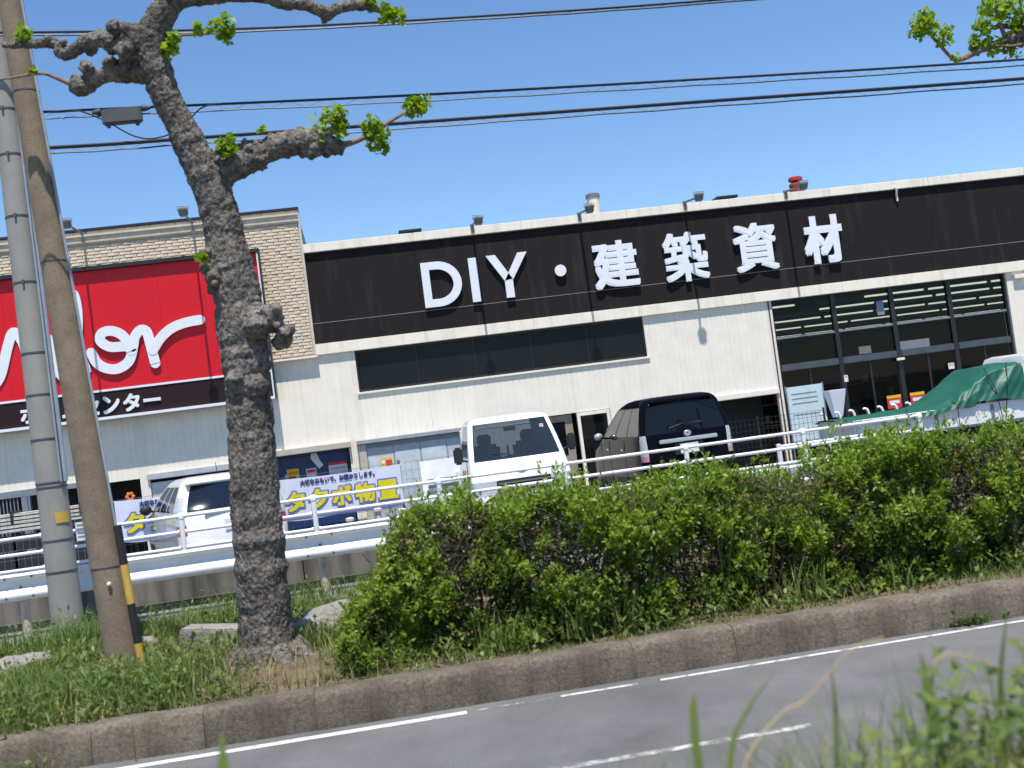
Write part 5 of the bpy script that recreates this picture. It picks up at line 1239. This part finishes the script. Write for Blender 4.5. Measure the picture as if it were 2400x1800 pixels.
tag(mesh_np('dry_grass', [blades(p, rng.uniform(.08, .34, k), rng.uniform(.2, 1.2, k), rng.uniform(.004, .009, k), rng.uniform(0, 1, k))], dry_m), 'dry straw coloured grass among the green on the verge', 'grass', kind='stuff')
# ranker growth round the pole feet and along the wall
V = []
for (cx, cy, sx, sy, hh, n) in ((-3.1, 12.6, .35, .3, .62, 420), (-3.9, 13.2, .6, .3, .5, 500), (-2.0, 13.3, .6, .3, .42, 500), (-1.5, 14.6, .5, .15, .4, 260), (-2.2, 10.2, .4, .4, .42, 420), (-3.0, 9.7, .5, .3, .36, 420), (-4.2, 10.6, .5, .5, .45, 420), (-1.7, 9.9, .3, .3, .36, 300), (-3.3, 9.2, .9, .08, .26, 420), (-.35, 11.0, .2, .3, .4, 200), (4.63, 8.83, .12, .02, .12, 60), (-2.9, 8.86, .25, .03, .16, 70), (-.5, 14.5, .4, .2, .35, 200)):
    q = np.stack([rng.normal(cx, sx, n), rng.normal(cy, sy, n), np.zeros(n)], 1); q[:, 2] = [(verge_z(a, b)-.02 if b > 9.0 else .0) for a, b in q[:, :2]]
    V.append(blades(q, hh*rng.uniform(.45, 1.05, n), rng.uniform(.1, .8, n), rng.uniform(.007, .016, n), np.clip(rng.normal(.4, .22, n), 0, 1), 4))
    m_ = n//2; d = unit(m_); d[:, 2] = np.abs(d[:, 2])*.5; d /= np.linalg.norm(d, axis=1, keepdims=True); nr = np.tile([0, 0, 1.], (m_, 1))+unit(m_)*.4; nr -= d*np.sum(nr*d, 1, keepdims=True); nr /= np.linalg.norm(nr, axis=1, keepdims=True)
    V.append(cards(q[:m_]+np.array([0, 0, 1.])*(hh*rng.uniform(.1, .8, m_))[:, None], d, nr, rng.uniform(.04, .09, m_), rng.uniform(.02, .04, m_), np.clip(rng.normal(.35, .2, m_), 0, 1), .1))
tag(mesh_np('rank_weeds', V, grass_m), 'taller weeds growing round the pole feet and the foot of the wall', 'weeds', kind='stuff')
# tall grass tufts pushing through the hedge
V = []
for (cx, cy, hh, n) in ((3.05, 9.75, 1.15, 60), (2.95, 9.85, 1.25, 40), (1.55, 9.5, .5, 50), (.9, 9.5, .38, 40), (2.0, 9.5, .45, 40), (-.1, 9.7, .4, 40), (3.6, 9.55, .45, 35), (4.4, 9.5, .3, 30)):
    q = np.stack([rng.normal(cx, .10, n), rng.normal(cy, .05, n), np.full(n, .27)], 1); V.append(blades(q, hh*rng.uniform(.6, 1.05, n), rng.uniform(.1, .6, n), rng.uniform(.012, .022, n), rng.uniform(.2, .7, n), 5))
tag(mesh_np('tall_grass', V, grass_m), 'tall green grass tufts pushing up through the hedge', 'grass', kind='stuff')
# near bank: weeds close to the camera
def near_d(x, y): return .8
p = scatter(4800, -2.6, 3.4, 2.2, 4.2, bank_z); k = len(p)
edge = np.clip((p[:, 0]/p[:, 1]*3-.2)/1.4, 0, 1)
# plants on the right stand taller, as the bank's thicker growth does
h = (.29+.18*edge)*rng.uniform(.45, 1.25, k)
tag(mesh_np('bank_grass', [blades(p, h, rng.uniform(.1, .8, k), rng.uniform(.005, .012, k), rng.uniform(0, .9, k), 4)], grass_m), 'near grass blades along the bottom edge of the picture', 'grass', kind='stuff')
p = scatter(330, .7, 3.4, 2.5, 4.0, bank_z, lambda x, y: min(.8, max(0, (x/y*3-1.22)/.4))); k = len(p); V = []
for j in range(16):
    hh = rng.uniform(.02, .44, k)*np.clip((p[:, 0]/p[:, 1]*3-.6)/.8, .5, 1.05); d = unit(k); d[:, 2] = rng.uniform(-.1, .6, k); d /= np.linalg.norm(d, axis=1, keepdims=True)
    nr = np.tile([0, -.3, 1.], (k, 1))+unit(k)*.5; nr -= d*np.sum(nr*d, 1, keepdims=True); nr /= np.linalg.norm(nr, axis=1, keepdims=True)
    V.append(cards(p+np.stack([rng.normal(0, .03, k), rng.normal(0, .03, k), hh], 1), d, nr, rng.uniform(.04, .085, k), rng.uniform(.02, .04, k), np.clip(rng.normal(.55, .25, k), 0, 1), .15))
V.append(blades(p, rng.uniform(.3, .5, k), rng.uniform(.0, .2, k), np.full(k, .008), rng.uniform(.1, .5, k), 4))
tag(mesh_np('bank_weeds', V, grass_m), 'leafy green weeds at the lower right corner close to the camera', 'weeds', kind='stuff')
p = scatter(900, -1.0, 3.4, 2.4, 4.1, bank_z); k = len(p)
tag(mesh_np('bank_straw', [blades(p, rng.uniform(.2, .45, k), rng.uniform(.8, 2.2, k), rng.uniform(.004, .008, k), rng.uniform(0, 1, k), 5)], dry_m), 'dry straw lying among the near weeds', 'grass', kind='stuff')
def stalk(name, pts, r, mat, label, leaves=()):
    t = thing(name, pts[0], label, 'stalk')
    P = catmull([np.array(q)-np.array(pts[0]) for q in pts], 6); MB().tube(P, [r*(1-.6*i/len(P)) for i in range(len(P))], 6).build('stem', mat, t, smooth=60)
    return t
straw_m = M('straw', (.40, .31, .17), .8)
stalk('dry_stalk', [(.80, 3.05, .80), (.90, 3.05, 1.10), (1.02, 3.05, 1.22), (1.10, 3.05, 1.25), (1.24, 3.05, 1.36), (1.34, 3.05, 1.38)], .005, straw_m, 'long tan dry grass stalk slanting up over the road')
stalk('dry_stalk', [(1.40, 3.1, .80), (1.48, 3.1, 1.20), (1.52, 3.1, 1.29), (1.62, 3.1, 1.27), (1.75, 3.1, 1.2)], .0045, straw_m, 'bent dry stalk among the leafy weeds at lower right')
def leaf_strip(root, pts, wd, rv):
    """one broad leaf blade: a strip along pts, widest in the middle"""
    P = catmull([np.array(q, float)-np.array(root.location) for q in pts], 5); n_ = len(P); v = []; t_ = []
    for i, c in enumerate(P):
        w2 = wd*math.sin(math.pi*min(.98, .06+.94*i/(n_-1)))*.5
        v += [c+np.array([-w2, 0, 0]), c+np.array([0, -w2*.35, 0]), c+np.array([w2, 0, 0])]
    for i in range(n_-1):
        for j in (0, 1): a_ = i*3+j; t_ += [(a_, a_+1, a_+4), (a_, a_+4, a_+3)]
    mesh_np('blade', [(np.array(v), np.array(t_), np.full(len(v), rv))], grass_m, root)
for (pts, wd, rv, lb) in (([(-.47, 3.05, .8), (-.46, 3.05, 1.25), (-.45, 3.05, 1.42)], .035, .85, 'single bright green leaf tip in front of the kerb'),
                          ([(.80, 3.05, .8), (.775, 3.05, 1.12), (.78, 3.05, 1.27), (.79, 3.05, 1.32)], .026, .85, 'upright green leaf before the lane line'),
                          ([(.84, 3.1, .8), (.88, 3.1, 1.12), (.95, 3.1, 1.24), (1.04, 3.1, 1.33)], .018, .98, 'pale arching grass blade left of the dry stalk'),
                          ([(1.46, 3.05, .85), (1.45, 3.05, 1.15), (1.44, 3.05, 1.33)], .038, .7, 'topmost pointed leaf above the lower right weeds'),
                          ([(1.66, 3.1, .85), (1.68, 3.1, 1.15), (1.74, 3.1, 1.40)], .018, .35, 'dark narrow leaf at the right edge above the weeds'),
                          ([(1.15, 3.1, .85), (1.19, 3.1, 1.15), (1.20, 3.1, 1.34)], .012, .5, 'thin upright leaf between the dry stalks')):
    t = thing('weed_leaf', pts[0], lb, 'leaf'); leaf_strip(t, pts, wd, rv)
# stones
for (x, y, r_, sq, lb) in ((-3.55, 11.9, .22, (1.3, .9, .7), 'pale grey boulder in the grass left of the brown pole'), (-.55, 11.75, .30, (1.15, .8, .62), 'rounded grey stone between tree trunk and hedge'), (-2.42, 12.2, .11, (1, 1, 1), 'small grey stone just right of the striped guard')):
    o = MB().blob((0, 0, 0), r_, 3, .30, 1.6, sq).build('boulder', stone_m, None, smooth=50); o.location = (x, y, .27+r_*sq[2]*.4)
    tag(o, lb, 'stone')
o = MB().cbox((0, 0, 0), (.30, .16, .11), Matrix.Rotation(R(6), 3, 'Y')).build('concrete_slab', stone_m, None, bevel=.015); o.location = (-1.72, 11.9, .36); o.rotation_euler = (0, 0, R(-12))
tag(o, 'broken grey concrete slab lying left of the tree', 'slab')

# ---------------------------------------------------------------- render settings
scn.render.engine = 'CYCLES'
scn.render.resolution_x = 1024; scn.render.resolution_y = 768
scn.cycles.max_bounces = 8; scn.cycles.transparent_max_bounces = 12
